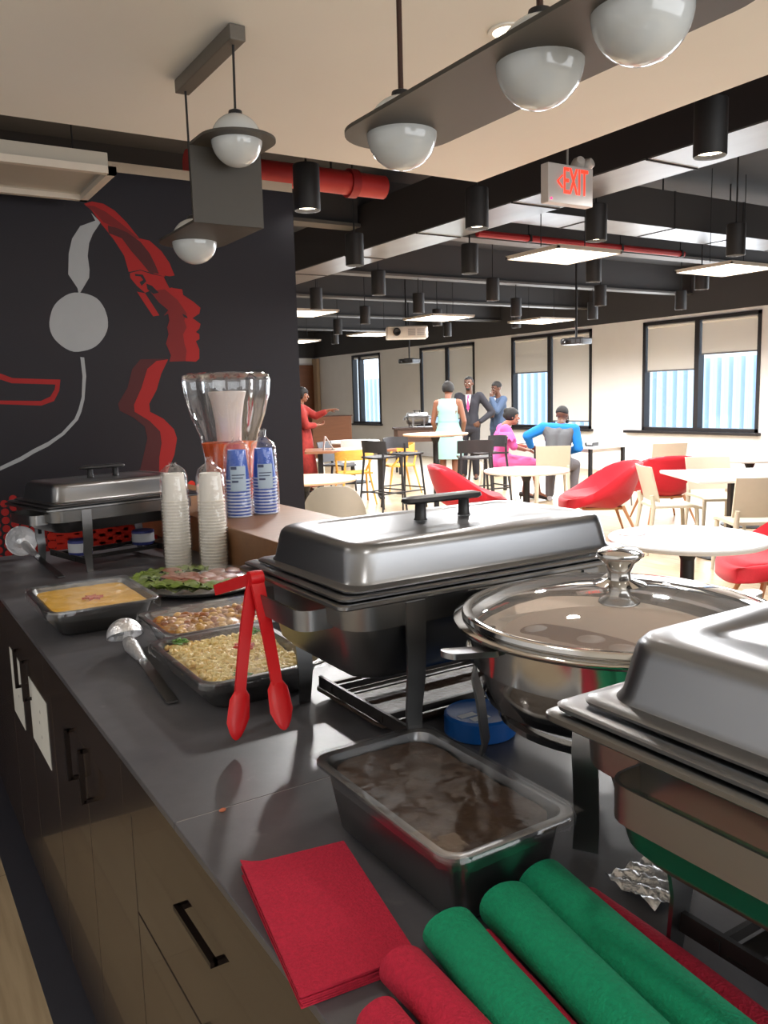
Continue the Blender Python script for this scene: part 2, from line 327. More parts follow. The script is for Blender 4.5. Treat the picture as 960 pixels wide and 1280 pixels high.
# (mullion y, right pane shade bottom, left pane shade bottom) as seen from inside
WSET = [(5.6, 1.7, 1.2), (9.20, 2.07, 1.83), (12.74, 0.93, 1.93), (16.25, 0.95, 1.00), (20.35, 2.55, 2.62)]
for n, ((y0, y1), (ym, sr, sl)) in enumerate(zip(WIN, WSET), 1):
    r = bpy.data.objects.new('window_%d' % n, None); COL.objects.link(r); r.location = (12.0, (y0+y1)/2, 0.78); struct(r)
    L = lambda y: y-(y0+y1)/2
    bm = BM(); f = 0.055
    box(bm, -0.02, 0.12, L(y0), L(y1), 0, f); box(bm, -0.02, 0.12, L(y0), L(y1), 1.9-f, 1.9)
    box(bm, -0.02, 0.12, L(y0), L(y0)+f, 0, 1.9); box(bm, -0.02, 0.12, L(y1)-f, L(y1), 0, 1.9)
    finish(bm, 'window_frame', FRM, r, 0)
    bm = BM(); box(bm, -0.02, 0.12, L(ym)-0.045, L(ym)+0.045, f, 1.9-f); finish(bm, 'mullion', FRM, r, 0)
    bm = BM(); box(bm, -0.10, 0.0, L(y0)-0.05, L(y1)+(0.36 if n == 2 else 0.08), -0.05, -0.003, 0.004); finish(bm, 'window_sill', FRM, r, 0)
    for a, b, s in ((y0+f, ym-0.045, sr), (ym+0.045, y1-f, sl)):
        bm = BM(); box(bm, 0.075, 0.083, L(a), L(b), f, 1.9-f); finish(bm, 'pane', GLASS, r, 0)
        bm = BM(); box(bm, 0.030, 0.034, L(a)+0.02, L(b)-0.02, s-0.78, 1.9-f); tube(bm, [(0.032, L(a)+0.03, 1.9-f-0.03), (0.032, L(b)-0.03, 1.9-f-0.03)], 0.027, 10)
        finish(bm, 'roller_shade', SHADE, r, 30)
        bm = BM(); box(bm, 0.022, 0.042, L(a)+0.02, L(b)-0.02, s-0.80, s-0.775, 0.003); finish(bm, 'shade_hem_bar', mat('grey_hem_bar', (120, 118, 118), 0.5), r, 0)
# building across the street
bm = BM(); box(bm, 22, 23, -6, 46, -12, 3.2, mi=0)
for i in range(130):
    y = -6+i*0.4; box(bm, 21.8, 22, y, y+0.16, -12, 2.4, mi=1)
tag(finish(bm, 'building', [mat('pale_facade', (236, 240, 246), 0.6), mat('blue_grey_rib', (170, 190, 214), 0.6)], smooth=0), 'pale blue ribbed building seen through the far windows', 'building')
# brown door and low partition on the far wall
r = bpy.data.objects.new('door_1', None); COL.objects.link(r); r.location = (11.32, 22.99, 0); struct(r, 'brown wooden door at the far end')
bm = BM(); box(bm, -0.55, 0.50, -0.05, 0, 0, 2.45, 0.004); finish(bm, 'door_panel', WALN, r, 0)
bm = BM(); box(bm, -0.60, -0.55, -0.07, 0, 0, 2.52); box(bm, 0.50, 0.55, -0.07, 0, 0, 2.52); box(bm, -0.60, 0.55, -0.07, 0, 2.45, 2.52); finish(bm, 'door_frame', WALN, r, 0)
bm = BM(); tube(bm, [(0.42, -0.05, 1.0), (0.42, -0.10, 1.0), (0.30, -0.10, 1.0)], 0.012, 8); finish(bm, 'door_handle', STEEL, r)
bm = BM(); box(bm, 11.88, 11.98, 22.7, 22.99, 0, 2.7); struct(finish(bm, 'trim_2', mat('tan_pilaster', (196, 170, 142), 0.8), smooth=0), 'tan pilaster beside the brown door')
t = thing('low_partition', 'low brown wooden partition standing below the narrow far window', 'partition', (9.42, 17.25, 0), math.radians(-28))
bm = BM(); box(bm, -0.50, 0.42, -0.03, 0.03, 0.12, 1.08, 0.006); finish(bm, 'panel', WALN, t, 0)
bm = BM(); box(bm, -0.53, 0.45, -0.035, 0.035, 1.08, 1.11, 0.004); finish(bm, 'cap_rail', mat('dark_brown_cap', (70, 38, 26), 0.5), t, 0)
for x in (-0.46, 0.38):
    bm = BM(); box(bm, x-0.02, x+0.02, -0.18, 0.18, 0, 0.03, 0.004); box(bm, x-0.02, x+0.02, -0.02, 0.02, 0.03, 0.14); finish(bm, 'foot', BLACKM, t, 0)

# ---- ceiling services
DUCTU = mat('duct_underside', (120, 122, 124), 0.35, 0.6, noise=0.35, nscale=1.6, stretch=(3, 0.8, 1))
bm = BM(); box(bm, 4.07, 4.53, -3.1, 22.9, 2.85, 3.24, mi=0); box(bm, 4.075, 4.525, -3.1, 22.9, 2.842, 2.85, mi=1)
for i in range(22): box(bm, 4.07, 4.53, -2.5+i*1.2, -2.488+i*1.2, 2.836, 2.85, mi=0)
tag(finish(bm, 'ceiling_beam', [DARKB, DUCTU], smooth=0), 'long dark ceiling beam with pale panelled underside', 'beam')
PIPEG = mat('pale_flange', (150, 145, 140), 0.6)
names = ['nearest', 'second nearest', 'middle', 'second farthest', 'farthest']
for i, y in enumerate((6.9, 9.4, 11.7, 14.3, 17.2)):
    bm = BM(); box(bm, -2.1, 11.98, y-0.05, y+0.05, 3.08, 3.5, mi=0); box(bm, -2.1, 11.98, y-0.10, y+0.10, 3.05, 3.08, mi=1)  # lower flange coloured lighter to carry the light it catches
    tag(finish(bm, 'ceiling_joist', [DARKC, mat('lit_joist_flange', (84, 82, 80), 0.6)], smooth=0), 'dark cross beam with light painted on its flange under the ceiling, %s of five' % names[i], 'beam', 'cross beams under the dark ceiling')
t = thing('air_duct', 'pale metal air duct crossing above the hanging square light', 'duct', (4.56, 5.45, 2.95))
bm = BM(); box(bm, 0, 4.2, -0.22, 0.22, 0.003, 0.32, 0.0, mi=0); box(bm, 0, 4.2, -0.215, 0.215, 0, 0.003, mi=1); finish(bm, 'duct_body', [DARKC, DUCTU], t, 0)
for x in (0.9, 1.9, 2.9, 3.9):
    bm = BM(); box(bm, x-0.008, x+0.008, -0.225, 0.225, -0.005, 0.325); finish(bm, 'duct_flange', BLACKM, t, 0)
    bm = BM(); tube(bm, [(x+0.1, 0.0, 0.32), (x+0.1, 0.0, 0.55)], 0.008, 6); finish(bm, 'hanger', BLACKM, t)
RPIPE = mat('red_painted_pipe', (150, 26, 30), 0.5, noise=0.2, nscale=3)
t = thing('sprinkler_pipe', 'thin dark red sprinkler pipe running under the air duct', 'pipe', (4.75, 5.95, 2.9))
bm = BM(); tube(bm, [(0, 0, 0), (2.75, 0, 0)], 0.03, 10); finish(bm, 'pipe', RPIPE, t)
for x in (0.6, 1.8, 2.7):
    bm = BM(); tube(bm, [(x, 0, 0.03), (x, 0, 0.60)], 0.007, 6); box(bm, x-0.012, x+0.012, -0.034, 0.034, -0.034, 0.034); finish(bm, 'hanger', BLACKM, t)
t = thing('sprinkler_main', 'thick red pipe above the top of the mural wall', 'pipe', (0.2, 4.95, 2.90))
bm = BM(); tube(bm, [(1.58, 0, 0), (2.95, 0, 0)], 0.075, 16); finish(bm, 'pipe', mat('bright_red_pipe', (176, 40, 38), 0.5, noise=0.25, nscale=4), t)
for x in (1.75, 2.35, 2.7):
    bm = BM(); tube(bm, [(x-0.03, 0, 0), (x+0.03, 0, 0)], 0.092, 16); finish(bm, 'coupling', RPIPE, t)
for x in (1.6, 2.55):
    bm = BM(); tube(bm, [(x, 0, 0.07), (x, 0, 0.60)], 0.008, 6); finish(bm, 'hanger', BLACKM, t)

# ---- cylinder downlights
CYLE = emit('downlight_lens', (255, 240, 214), 12.0)
def cylinder_light():
    t = thing('cylinder_downlight', 'x', 'ceiling light', (0, 0, 2.6), 0, 'black cylinder downlights over the dining area')
    bm = BM(); lathe(bm, [(0.075, 0.0), (0.078, 0.005), (0.078, 0.255), (0.074, 0.26)], n=28, cap0=False)
    lathe(bm, [(0.074, 0.0), (0.066, 0.03)], n=28, cap0=False, cap1=False); finish(bm, 'housing', BLACKM, t)
    bm = BM(); lathe(bm, [(0.066, 0.022), (0.066, 0.03)], n=28); finish(bm, 'lens', CYLE, t)
    bm = BM(); tube(bm, [(0, 0, 0.26), (0, 0, 0.9)], 0.007, 8); finish(bm, 'stem', BLACKM, t)
    return t
rows = [(2.70, [3.58]), (4.55, [2.36, 3.63, 4.75, 6.40]), (6.23, [3.66, 4.88, 6.47, 8.17]), (7.9, [4.93, 6.53, 8.33, 9.92]),
        (9.40, [4.95, 6.49, 8.20, 9.75]), (11.0, [6.61, 7.95, 9.6]), (12.95, [7.22, 9.59]), (15.2, [8.4])]
ordn = ['first', 'second', 'third', 'fourth']
rown = ['', 'first full row', 'second row back', 'third row back', 'fourth row back', 'fifth row back', 'sixth row back', '']
proto = None
for ri, (y, xs) in enumerate(rows):
    for k, x in enumerate(xs):
        lab = 'black cylinder downlight, %s from the left in the %s' % (ordn[k], rown[ri])
        if ri == 0: lab = 'large black cylinder downlight at the upper right, nearest to the camera'
        if ri == 7: lab = 'tiny black cylinder downlight hanging farthest away, in the last row'
        if proto is None: proto = cylinder_light(); proto.location = (x, y, 2.6); proto['label'] = lab
        else: dup(proto, (x, y, 2.6), 0, lab)
        lamp('cylinder_downlight_lamp', 'SPOT', (x, y, 2.59), 160, NEUT, spot_size=2.95, spot_blend=0.5, shadow_soft_size=0.07)
# ---- suspended square panel lights
PANE = emit('panel_light_diffuser', (255, 246, 230), 5.5)
def panel_light(label, loc, sx, sy, lit=True, group='suspended square panel lights'):
    t = thing('panel_light', label, 'ceiling light', loc, 0, group)
    bm = BM(); w = 0.018
    box(bm, -sx/2, sx/2, -sy/2, -sy/2+w, 0, 0.02); box(bm, -sx/2, sx/2, sy/2-w, sy/2, 0, 0.02)
    box(bm, -sx/2, -sx/2+w, -sy/2, sy/2, 0, 0.02); box(bm, sx/2-w, sx/2, -sy/2, sy/2, 0, 0.02)
    box(bm, -sx/2, sx/2, -sy/2, sy/2, 0.018, 0.03); finish(bm, 'frame', mat('white_lamp_frame', (214, 204, 190), 0.5), t, 0)
    bm = BM(); box(bm, -sx/2+w, sx/2-w, -sy/2+w, sy/2-w, 0.004, 0.012); finish(bm, 'diffuser', PANE if lit else mat('dim_diffuser', (196, 186, 168), 0.6), t, 0)
    for a in (-1, 1):
        bm = BM(); tube(bm, [(a*sx*0.35, 0, 0.065), (a*sx*0.35, 0, 3.5-loc[2])], 0.004, 6); finish(bm, 'suspension_wire', BLACKM, t)
    return t
panel_light('glowing square panel light hanging just below the EXIT sign', (5.03, 5.18, 2.6), 0.70, 0.62)
panel_light('glowing square panel light cut by the right edge of the view', (7.12, 5.15, 2.6), 0.72, 0.62)
panel_light('glowing flat panel light in front of the central dark ceiling, left of two far ones', (7.25, 10.0, 2.6), 0.75, 0.75)
panel_light('glowing flat panel light above the middle double window', (9.2, 9.95, 2.6), 0.75, 0.75)
panel_light('glowing panel light touching the mural wall edge, upper of two', (5.0, 9.95, 2.6), 0.75, 0.75)
panel_light('far panel light touching the mural wall edge, lower of two', (7.3, 14.8, 2.6), 0.75, 0.75)
panel_light('small far panel light beside the white ceiling projector', (7.9, 12.9, 2.6), 0.7, 0.7)
# long unlit troffer in front of the mural
t = thing('troffer_light', 'long unlit white troffer light hanging before the mural wall', 'ceiling light', (0.42, 4.01, 2.47))
sx, sy = 1.22, 0.56
bm = BM(); w = 0.035
box(bm, -sx/2, sx/2, -sy/2, -sy/2+w, 0, 0.03); box(bm, -sx/2, sx/2, sy/2-w, sy/2, 0, 0.03); box(bm, -sx/2, -sx/2+w, -sy/2, sy/2, 0, 0.03); box(bm, sx/2-w, sx/2, -sy/2, sy/2, 0, 0.03)
finish(bm, 'frame', mat('white_lamp_frame', (214, 204, 190), 0.5), t, 0)
bm = BM(); ringloft(bm, [rr(sx-0.06, sy-0.06, 0.01, 0.02), rr(sx-0.20, sy-0.20, 0.01, 0.075), rr(sx-0.21, sy-0.21, 0.01, 0.076)], cap0=False)
ringloft(bm, [rr(sx-0.05, sy-0.05, 0.01, 0.03), rr(sx-0.05, sy-0.05, 0.01, 0.09)])
finish(bm, 'reflector', mat('lamp_reflector', (188, 180, 166), 0.5), t, 20)
bm = BM(); box(bm, -sx/2+0.10, sx/2-0.10, -0.10, 0.10, 0.045, 0.07, 0.01); finish(bm, 'diffuser', mat('dim_diffuser', (196, 186, 168), 0.6), t, 0)
for a in (-0.5, 0.5):
    bm = BM(); tube(bm, [(a, 0, 0.09), (a, 0, 3.5-2.47)], 0.004, 6); finish(bm, 'suspension_wire', BLACKM, t)
# recessed downlights in the white ceiling
for k, (x, y) in enumerate(DOWN):
    t = thing('recessed_downlight', 'small recessed downlight ring in the white ceiling above the counter', 'ceiling light', (x, y, 2.6), 0, 'recessed downlights in the white ceiling')
    bm = BM(); lathe(bm, [(0.062, -0.001), (0.062, -0.006), (0.048, -0.007), (0.046, -0.001)], n=28, cap0=False, cap1=False); finish(bm, 'trim_ring', WHITEC, t)
    bm = BM(); lathe(bm, [(0.045, -0.004), (0.045, -0.001)], n=24); finish(bm, 'lens', emit('recessed_lens', (255, 235, 205), 6.0), t)

# ---- globe pendants
PLATE = mat('bronze_grey_plate', (66, 62, 56), 0.5, 0.0)
GLOBE = mat('opal_glass_globe', (198, 202, 202), 0.12, noise=0.03, nscale=6, coat=0.5)
def globe(parent, x, y, z):
    bm = BM(); ball(bm, (x, y, z), 0.0775, u=32, v=20); g = finish(bm, 'globe', GLOBE, parent, 60)
    bm = BM(); lathe(bm, [(0.022, z+0.074), (0.020, z+0.085), (0.008, z+0.09)], x, y, n=16); finish(bm, 'globe_cap', BLACKM, parent)
def stadium(w, y0, y1, r0, r1, n=10):
    """plan outline of a plate along y with corner radii r0 at y0 and r1 at y1"""
    p = []
    for cx, cy, r, a0 in ((w/2, y1, r1, 0), (-w/2, y1, r1, PI/2), (-w/2, y0, r0, PI), (w/2, y0, r0, 1.5*PI)):
        sx = 1 if cx > 0 else -1; sy = 1 if cy == y1 else -1
        for k in range(n+1):
            a = a0+PI/2*k/n; p.append((cx-sx*r+r*math.cos(a), cy-sy*r+r*math.sin(a)))
    return p
t = thing('globe_pendant', 'long grey plate pendant with three opal globes at the top', 'pendant lamp', (1.065, 1.20, 2.6))
bm = BM(); st = stadium(0.25, -0.46, 0.515, 0.12, 0.12)
ringloft(bm, [[(x, y, -0.533) for x, y in st], [(x, y, -0.525) for x, y in st]]); finish(bm, 'plate', PLATE, t, 30)
for gy in (0.393, -0.045, -0.27): globe(t, 0, gy, -0.53)
for gy in (0.393, -0.045):
    bm = BM(); tube(bm, [(0, gy, -0.445), (0, gy, -0.03)], 0.006, 8); finish(bm, 'rod', mat('bronze_rod', (70, 50, 44), 0.4, 0.6), t)
bm = BM(); box(bm, -0.025, 0.025, -0.15, 0.50, -0.03, -0.001, 0.003); finish(bm, 'canopy', PLATE, t, 0)
t = thing('globe_pendant', 'folded grey plate pendant with two opal globes at different heights before the mural', 'pendant lamp', (1.055, 2.69, 2.6))
bm = BM(); box(bm, -0.025, 0.025, -0.255, 0.25, -0.045, -0.001, 0.003); finish(bm, 'canopy', mat('grey_canopy', (104, 98, 90), 0.5), t, 0)
bm = BM(); zl, zu = -0.543, -0.315
st = stadium(0.235, -0.115, 0.335, 0.003, 0.115); ringloft(bm, [[(x, y, zl-0.004) for x, y in st], [(x, y, zl+0.004) for x, y in st]])
box(bm, -0.1175, 0.1175, -0.119, -0.111, zl-0.004, zu+0.004)
st = stadium(0.235, -0.325, -0.113, 0.115, 0.003); ringloft(bm, [[(x, y, zu-0.004) for x, y in st], [(x, y, zu+0.004) for x, y in st]])
finish(bm, 'folded_plate', PLATE, t, 30)
globe(t, 0, 0.21, zl); globe(t, 0, -0.207, zu)
bm = BM(); tube(bm, [(0, 0.21, zl+0.088), (0, 0.215, -0.045)], 0.004, 8); finish(bm, 'cable', BLACKM, t)
bm = BM(); tube(bm, [(0, -0.207, zu+0.088), (0, -0.215, -0.045)], 0.004, 8); finish(bm, 'cable', BLACKM, t)

# ---- EXIT sign
t = thing('exit_sign', 'white box EXIT sign with red letters hanging past the white ceiling edge', 'sign', (3.16, 3.2, 2.44))
bm = BM(); box(bm, -0.155, 0.155, 0, 0.055, 0, 0.19, 0.004); finish(bm, 'sign_box', mat('sign_housing', (196, 190, 186), 0.5), t, 0)
EXR = emit('exit_red', (255, 60, 40), 1.5)
def text_mesh(txt, size, ext=0.002, shear=0.0):
    c = bpy.data.curves.new('txt', 'FONT'); c.body = txt; c.size = size; c.extrude = ext; c.align_x = 'CENTER'; c.align_y = 'CENTER'; c.shear = shear
    o = bpy.data.objects.new('txt', c); COL.objects.link(o); bpy.context.view_layer.update()
    me = bpy.data.meshes.new_from_object(o.evaluated_get(bpy.context.evaluated_depsgraph_get())); bpy.data.objects.remove(o)
    me.materials.clear()
    return me
me = text_mesh('EXIT', 0.155, 0.002); me.materials.append(EXR); o = bpy.data.objects.new('lettering', me); COL.objects.link(o); o.parent = t
xs = [v.co.x for v in me.vertices]; yv = [v.co.y for v in me.vertices]
for v in me.vertices: v.co.x *= 0.165/(max(xs)-min(xs)); v.co.y *= 0.125/(max(yv)-min(yv))
o.rotation_euler = (PI/2, 0, 0); o.location = (0.03, -0.002, 0.105)
bm = BM(); bar(bm, (-0.062, -0.002, 0.135), (-0.095, -0.002, 0.105), 0.012, 0.004, refup=(0, 1, 0)); bar(bm, (-0.095, -0.002, 0.105), (-0.062, -0.002, 0.075), 0.012, 0.004, refup=(0, 1, 0))
finish(bm, 'arrow', EXR, t, 0)
bm = BM(); ball(bm, (-0.135, -0.001, 0.018), 0.006); finish(bm, 'test_lamp', emit('test_lamp', (255, 60, 120), 2), t)
bm = BM(); tube(bm, [(0, 0.027, 0.19), (0, 0.027, 1.06)], 0.006, 8); finish(bm, 'stem', mat('grey_stem', (150, 146, 140), 0.4), t)
for x in (0.10, 0.165):
    bm = BM(); lathe(bm, [(0.0, -0.028), (0.030, -0.028), (0.034, 0.0), (0.022, 0.03), (0.0, 0.034)], n=20, cap0=False, cap1=False)
    bmesh.ops.transform(bm, matrix=Matrix.Translation((x, 0.05, 0.222)) @ Matrix.Rotation(math.radians(70), 4, 'X') @ Matrix.Rotation(math.radians(-15 if x < 0.13 else 15), 4, 'Y'), verts=bm.verts)
    finish(bm, 'lamp_head', mat('lamp_head_white', (200, 192, 184), 0.4), t)

# ------------------------------------------------------------------ counter, cabinets, ledge
def stone():
    m, nt, b = _nt('dark_stone_counter')
    tc = nt.nodes.new('ShaderNodeTexCoord')
    nz = nt.nodes.new('ShaderNodeTexNoise'); nz.inputs['Scale'].default_value = 5; nz.inputs['Detail'].default_value = 8; nz.inputs['Roughness'].default_value = 0.7
    nt.links.new(tc.outputs['Object'], nz.inputs[0])
    rp = nt.nodes.new('ShaderNodeValToRGB'); e = rp.color_ramp.elements
    e[0].position = 0.35; e[0].color = (*lin((76, 75, 79)), 1); e[1].position = 0.7; e[1].color = (*lin((95, 94, 97)), 1)
    nt.links.new(nz.outputs['Fac'], rp.inputs[0])
    n2 = nt.nodes.new('ShaderNodeTexNoise'); n2.inputs['Scale'].default_value = 16; n2.inputs['Detail'].default_value = 4
    nt.links.new(tc.outputs['Object'], n2.inputs[0])
    r2_ = nt.nodes.new('ShaderNodeValToRGB'); r2_.color_ramp.elements[0].position = 0.68; r2_.color_ramp.elements[0].color = (0, 0, 0, 1); r2_.color_ramp.elements[1].position = 0.86; r2_.color_ramp.elements[1].color = (0.5, 0.5, 0.5, 1)
    nt.links.new(n2.outputs['Fac'], r2_.inputs[0])
    mx = nt.nodes.new('ShaderNodeMix'); mx.data_type = 'RGBA'; mx.inputs[7].default_value = (*lin((150, 146, 144)), 1)
    nt.links.new(r2_.outputs[0], mx.inputs[0]); nt.links.new(rp.outputs[0], mx.inputs[6])
    nt.links.new(mx.outputs[2], b.inputs['Base Color']); b.inputs['Roughness'].default_value = 0.36; b.inputs['Specular IOR Level'].default_value = 0.5
    return m
STONE = stone()
CT = 0.92
bm = BM()
box(bm, 0.318, 1.32, 1.0875, 3.53, CT-0.012, CT, 0.0015); box(bm, 0.318, 1.32, -0.35, 1.0865, CT-0.012, CT, 0.0015)
box(bm, 0.322, 1.318, -0.349, 3.529, CT-0.0125, CT-0.0006, mi=1)
ct = tag(finish(bm, 'countertop', [STONE, mat('pale_joint', (150, 146, 142), 0.6)], smooth=0), 'long dark grey stone countertop carrying the buffet', 'countertop')
CABM = mat('brown_lacquer', (58, 47, 39), 0.24, noise=0.05, nscale=2, coat=0.3)
CARC = mat('dark_carcass', (30, 27, 27), 0.6)
HAND = mat('dark_bronze_handle', (40, 32, 30), 0.35, 0.7)
FX = 0.335
def cabinet(y0, y1, label, kind):
    t = thing('base_cabinet', label, 'cabinet', (FX, (y0+y1)/2, 0.0), 0, 'base cabinets under the counter'); h = (y1-y0)/2
    bm = BM(); box(bm, 0.022, 0.96, -h+0.001, h-0.001, 0.07, CT-0.013); finish(bm, 'body', CARC, t, 0)
    bm = BM(); box(bm, -0.012, 0.02, -h+0.0005, h-0.0005, 0.815, CT-0.013, 0.001); finish(bm, 'top_rail', CABM, t, 0)
    bm = BM(); box(bm, 0.03, 0.06, -h+0.001, h-0.001, 0.005, 0.07); finish(bm, 'plinth', CARC, t, 0)
    def pull(p, a, b, par):
        v = Vector(b)-Vector(a); v.normalize(); bm = BM()
        bar(bm, a, b, 0.010, 0.008, refup=(1, 0, 0)); A = Vector(a); B = Vector(b)
        for q in (A+v*0.004, B-v*0.004): bar(bm, q, q+Vector((0.024, 0, 0)), 0.008, 0.008)
        finish(bm, 'handle', HAND, par, 0)
    if kind == 'doors':
        for a, b, hy in ((-h, 0, -0.055), (0, h, 0.075)):
            bm = BM(); box(bm, 0, 0.02, a+0.002, b-0.002, 0.075, 0.811, 0.0015); d = finish(bm, 'door', CABM, t, 0)
            pull(None, (-0.019, hy, 0.69), (-0.019, hy, 0.806), d)
    elif kind == 'drawers':
        for z0, z1 in ((0.612, 0.811), (0.345, 0.608), (0.075, 0.341)):
            bm = BM(); box(bm, 0, 0.02, -h+0.004, h-0.002, z0, z1, 0.0015); d = finish(bm, 'drawer', CABM, t, 0)
            zz = z1-0.024; pull(None, (-0.017, -0.075, zz), (-0.017, 0.075, zz), d)
    return t
cabinet(2.837, 3.53, 'brown base cabinet at the far end of the counter by the mural', 'doors')
cabinet(2.117, 2.837, 'brown two-door base cabinet with white papers taped on its doors', 'doors')
cabinet(1.397, 2.117, 'brown two-door base cabinet with a pair of upright handles, middle of the counter', 'doors')
cabinet(0.655, 1.397, 'brown drawer cabinet with a horizontal bar handle below the red napkins', 'drawers')
cabinet(-0.35, 0.655, 'brown drawer cabinet nearest the camera, left of the drawer handle', 'drawers')
PAPER = mat('white_paper', (214, 214, 208), 0.9)
GREYP = mat('grey_print', (150, 150, 150), 0.9)
for nm, y0, y1, z0, z1, lab in (('taped_paper', 2.19, 2.45, 0.57, 0.75, 'white paper sheet taped to a cabinet door, the nearer of two'), ('taped_paper', 2.60, 2.80, 0.54, 0.75, 'white paper sheet taped to a cabinet door, the farther of two')):
    bm = BM(); box(bm, FX-0.0012, FX-0.0002, y0, y1, z0, z1, mi=0)
    for k in range(3): box(bm, FX-0.0016, FX-0.0012, (y0+y1)/2-0.03+0.02*(k % 2), (y0+y1)/2-0.02+0.02*(k % 2), z1-0.06-k*0.035, z1-0.052-k*0.035, mi=1)
    tag(finish(bm, nm, [PAPER, GREYP], smooth=0), lab, 'paper', 'papers taped to the cabinets')
t = thing('bar_ledge', 'raised brown wooden bar ledge behind the counter carrying the juice dispenser', 'ledge', (1.277, 3.02, 0))
bm = BM(); box(bm, -0.21, 0.21, -1.40, 1.475, CT+0.001, 1.06, 0.003); finish(bm, 'wooden_top', LEDGEW, t, 0)
bm = BM(); box(bm, 0.05, 0.195, -1.38, 1.475, 0.005, CT+0.001); finish(bm, 'support_wall', mat('ledge_support', (60, 48, 42), 0.6), t, 0)

# ------------------------------------------------------------------ chafing dishes
def rect_pan(bm, w, d, h, z0, r=0.04, rim=0.014, taper=0.018, mi=0, th=0.0015, lip=0.005):
    """open steel pan, base at z0, rim top at z0+h"""
    zt = z0+h
    R = [rr(w-2*rim-2*taper-0.02, d-2*rim-2*taper-0.02, r, z0), rr(w-2*rim-2*taper, d-2*rim-2*taper, r, z0+0.010), rr(w-2*rim, d-2*rim, r, zt-0.006),
         rr(w-0.002, d-0.002, r+rim*0.5, zt-0.005), rr(w, d, r+rim*0.5, zt-lip), rr(w, d, r+rim*0.5, zt-0.001), rr(w-0.003, d-0.003, r+rim*0.5, zt), rr(w-2*rim-2*th+0.004, d-2*rim-2*th+0.004, r, zt-0.001), rr(w-2*rim-2*th, d-2*rim-2*th, r, zt-0.007),
         rr(w-2*rim-2*taper-2*th, d-2*rim-2*taper-2*th, r, z0+0.011), rr(w-2*rim-2*taper-0.02, d-2*rim-2*taper-0.02, r, z0+0.003)]
    ringloft(bm, R, mi=mi)
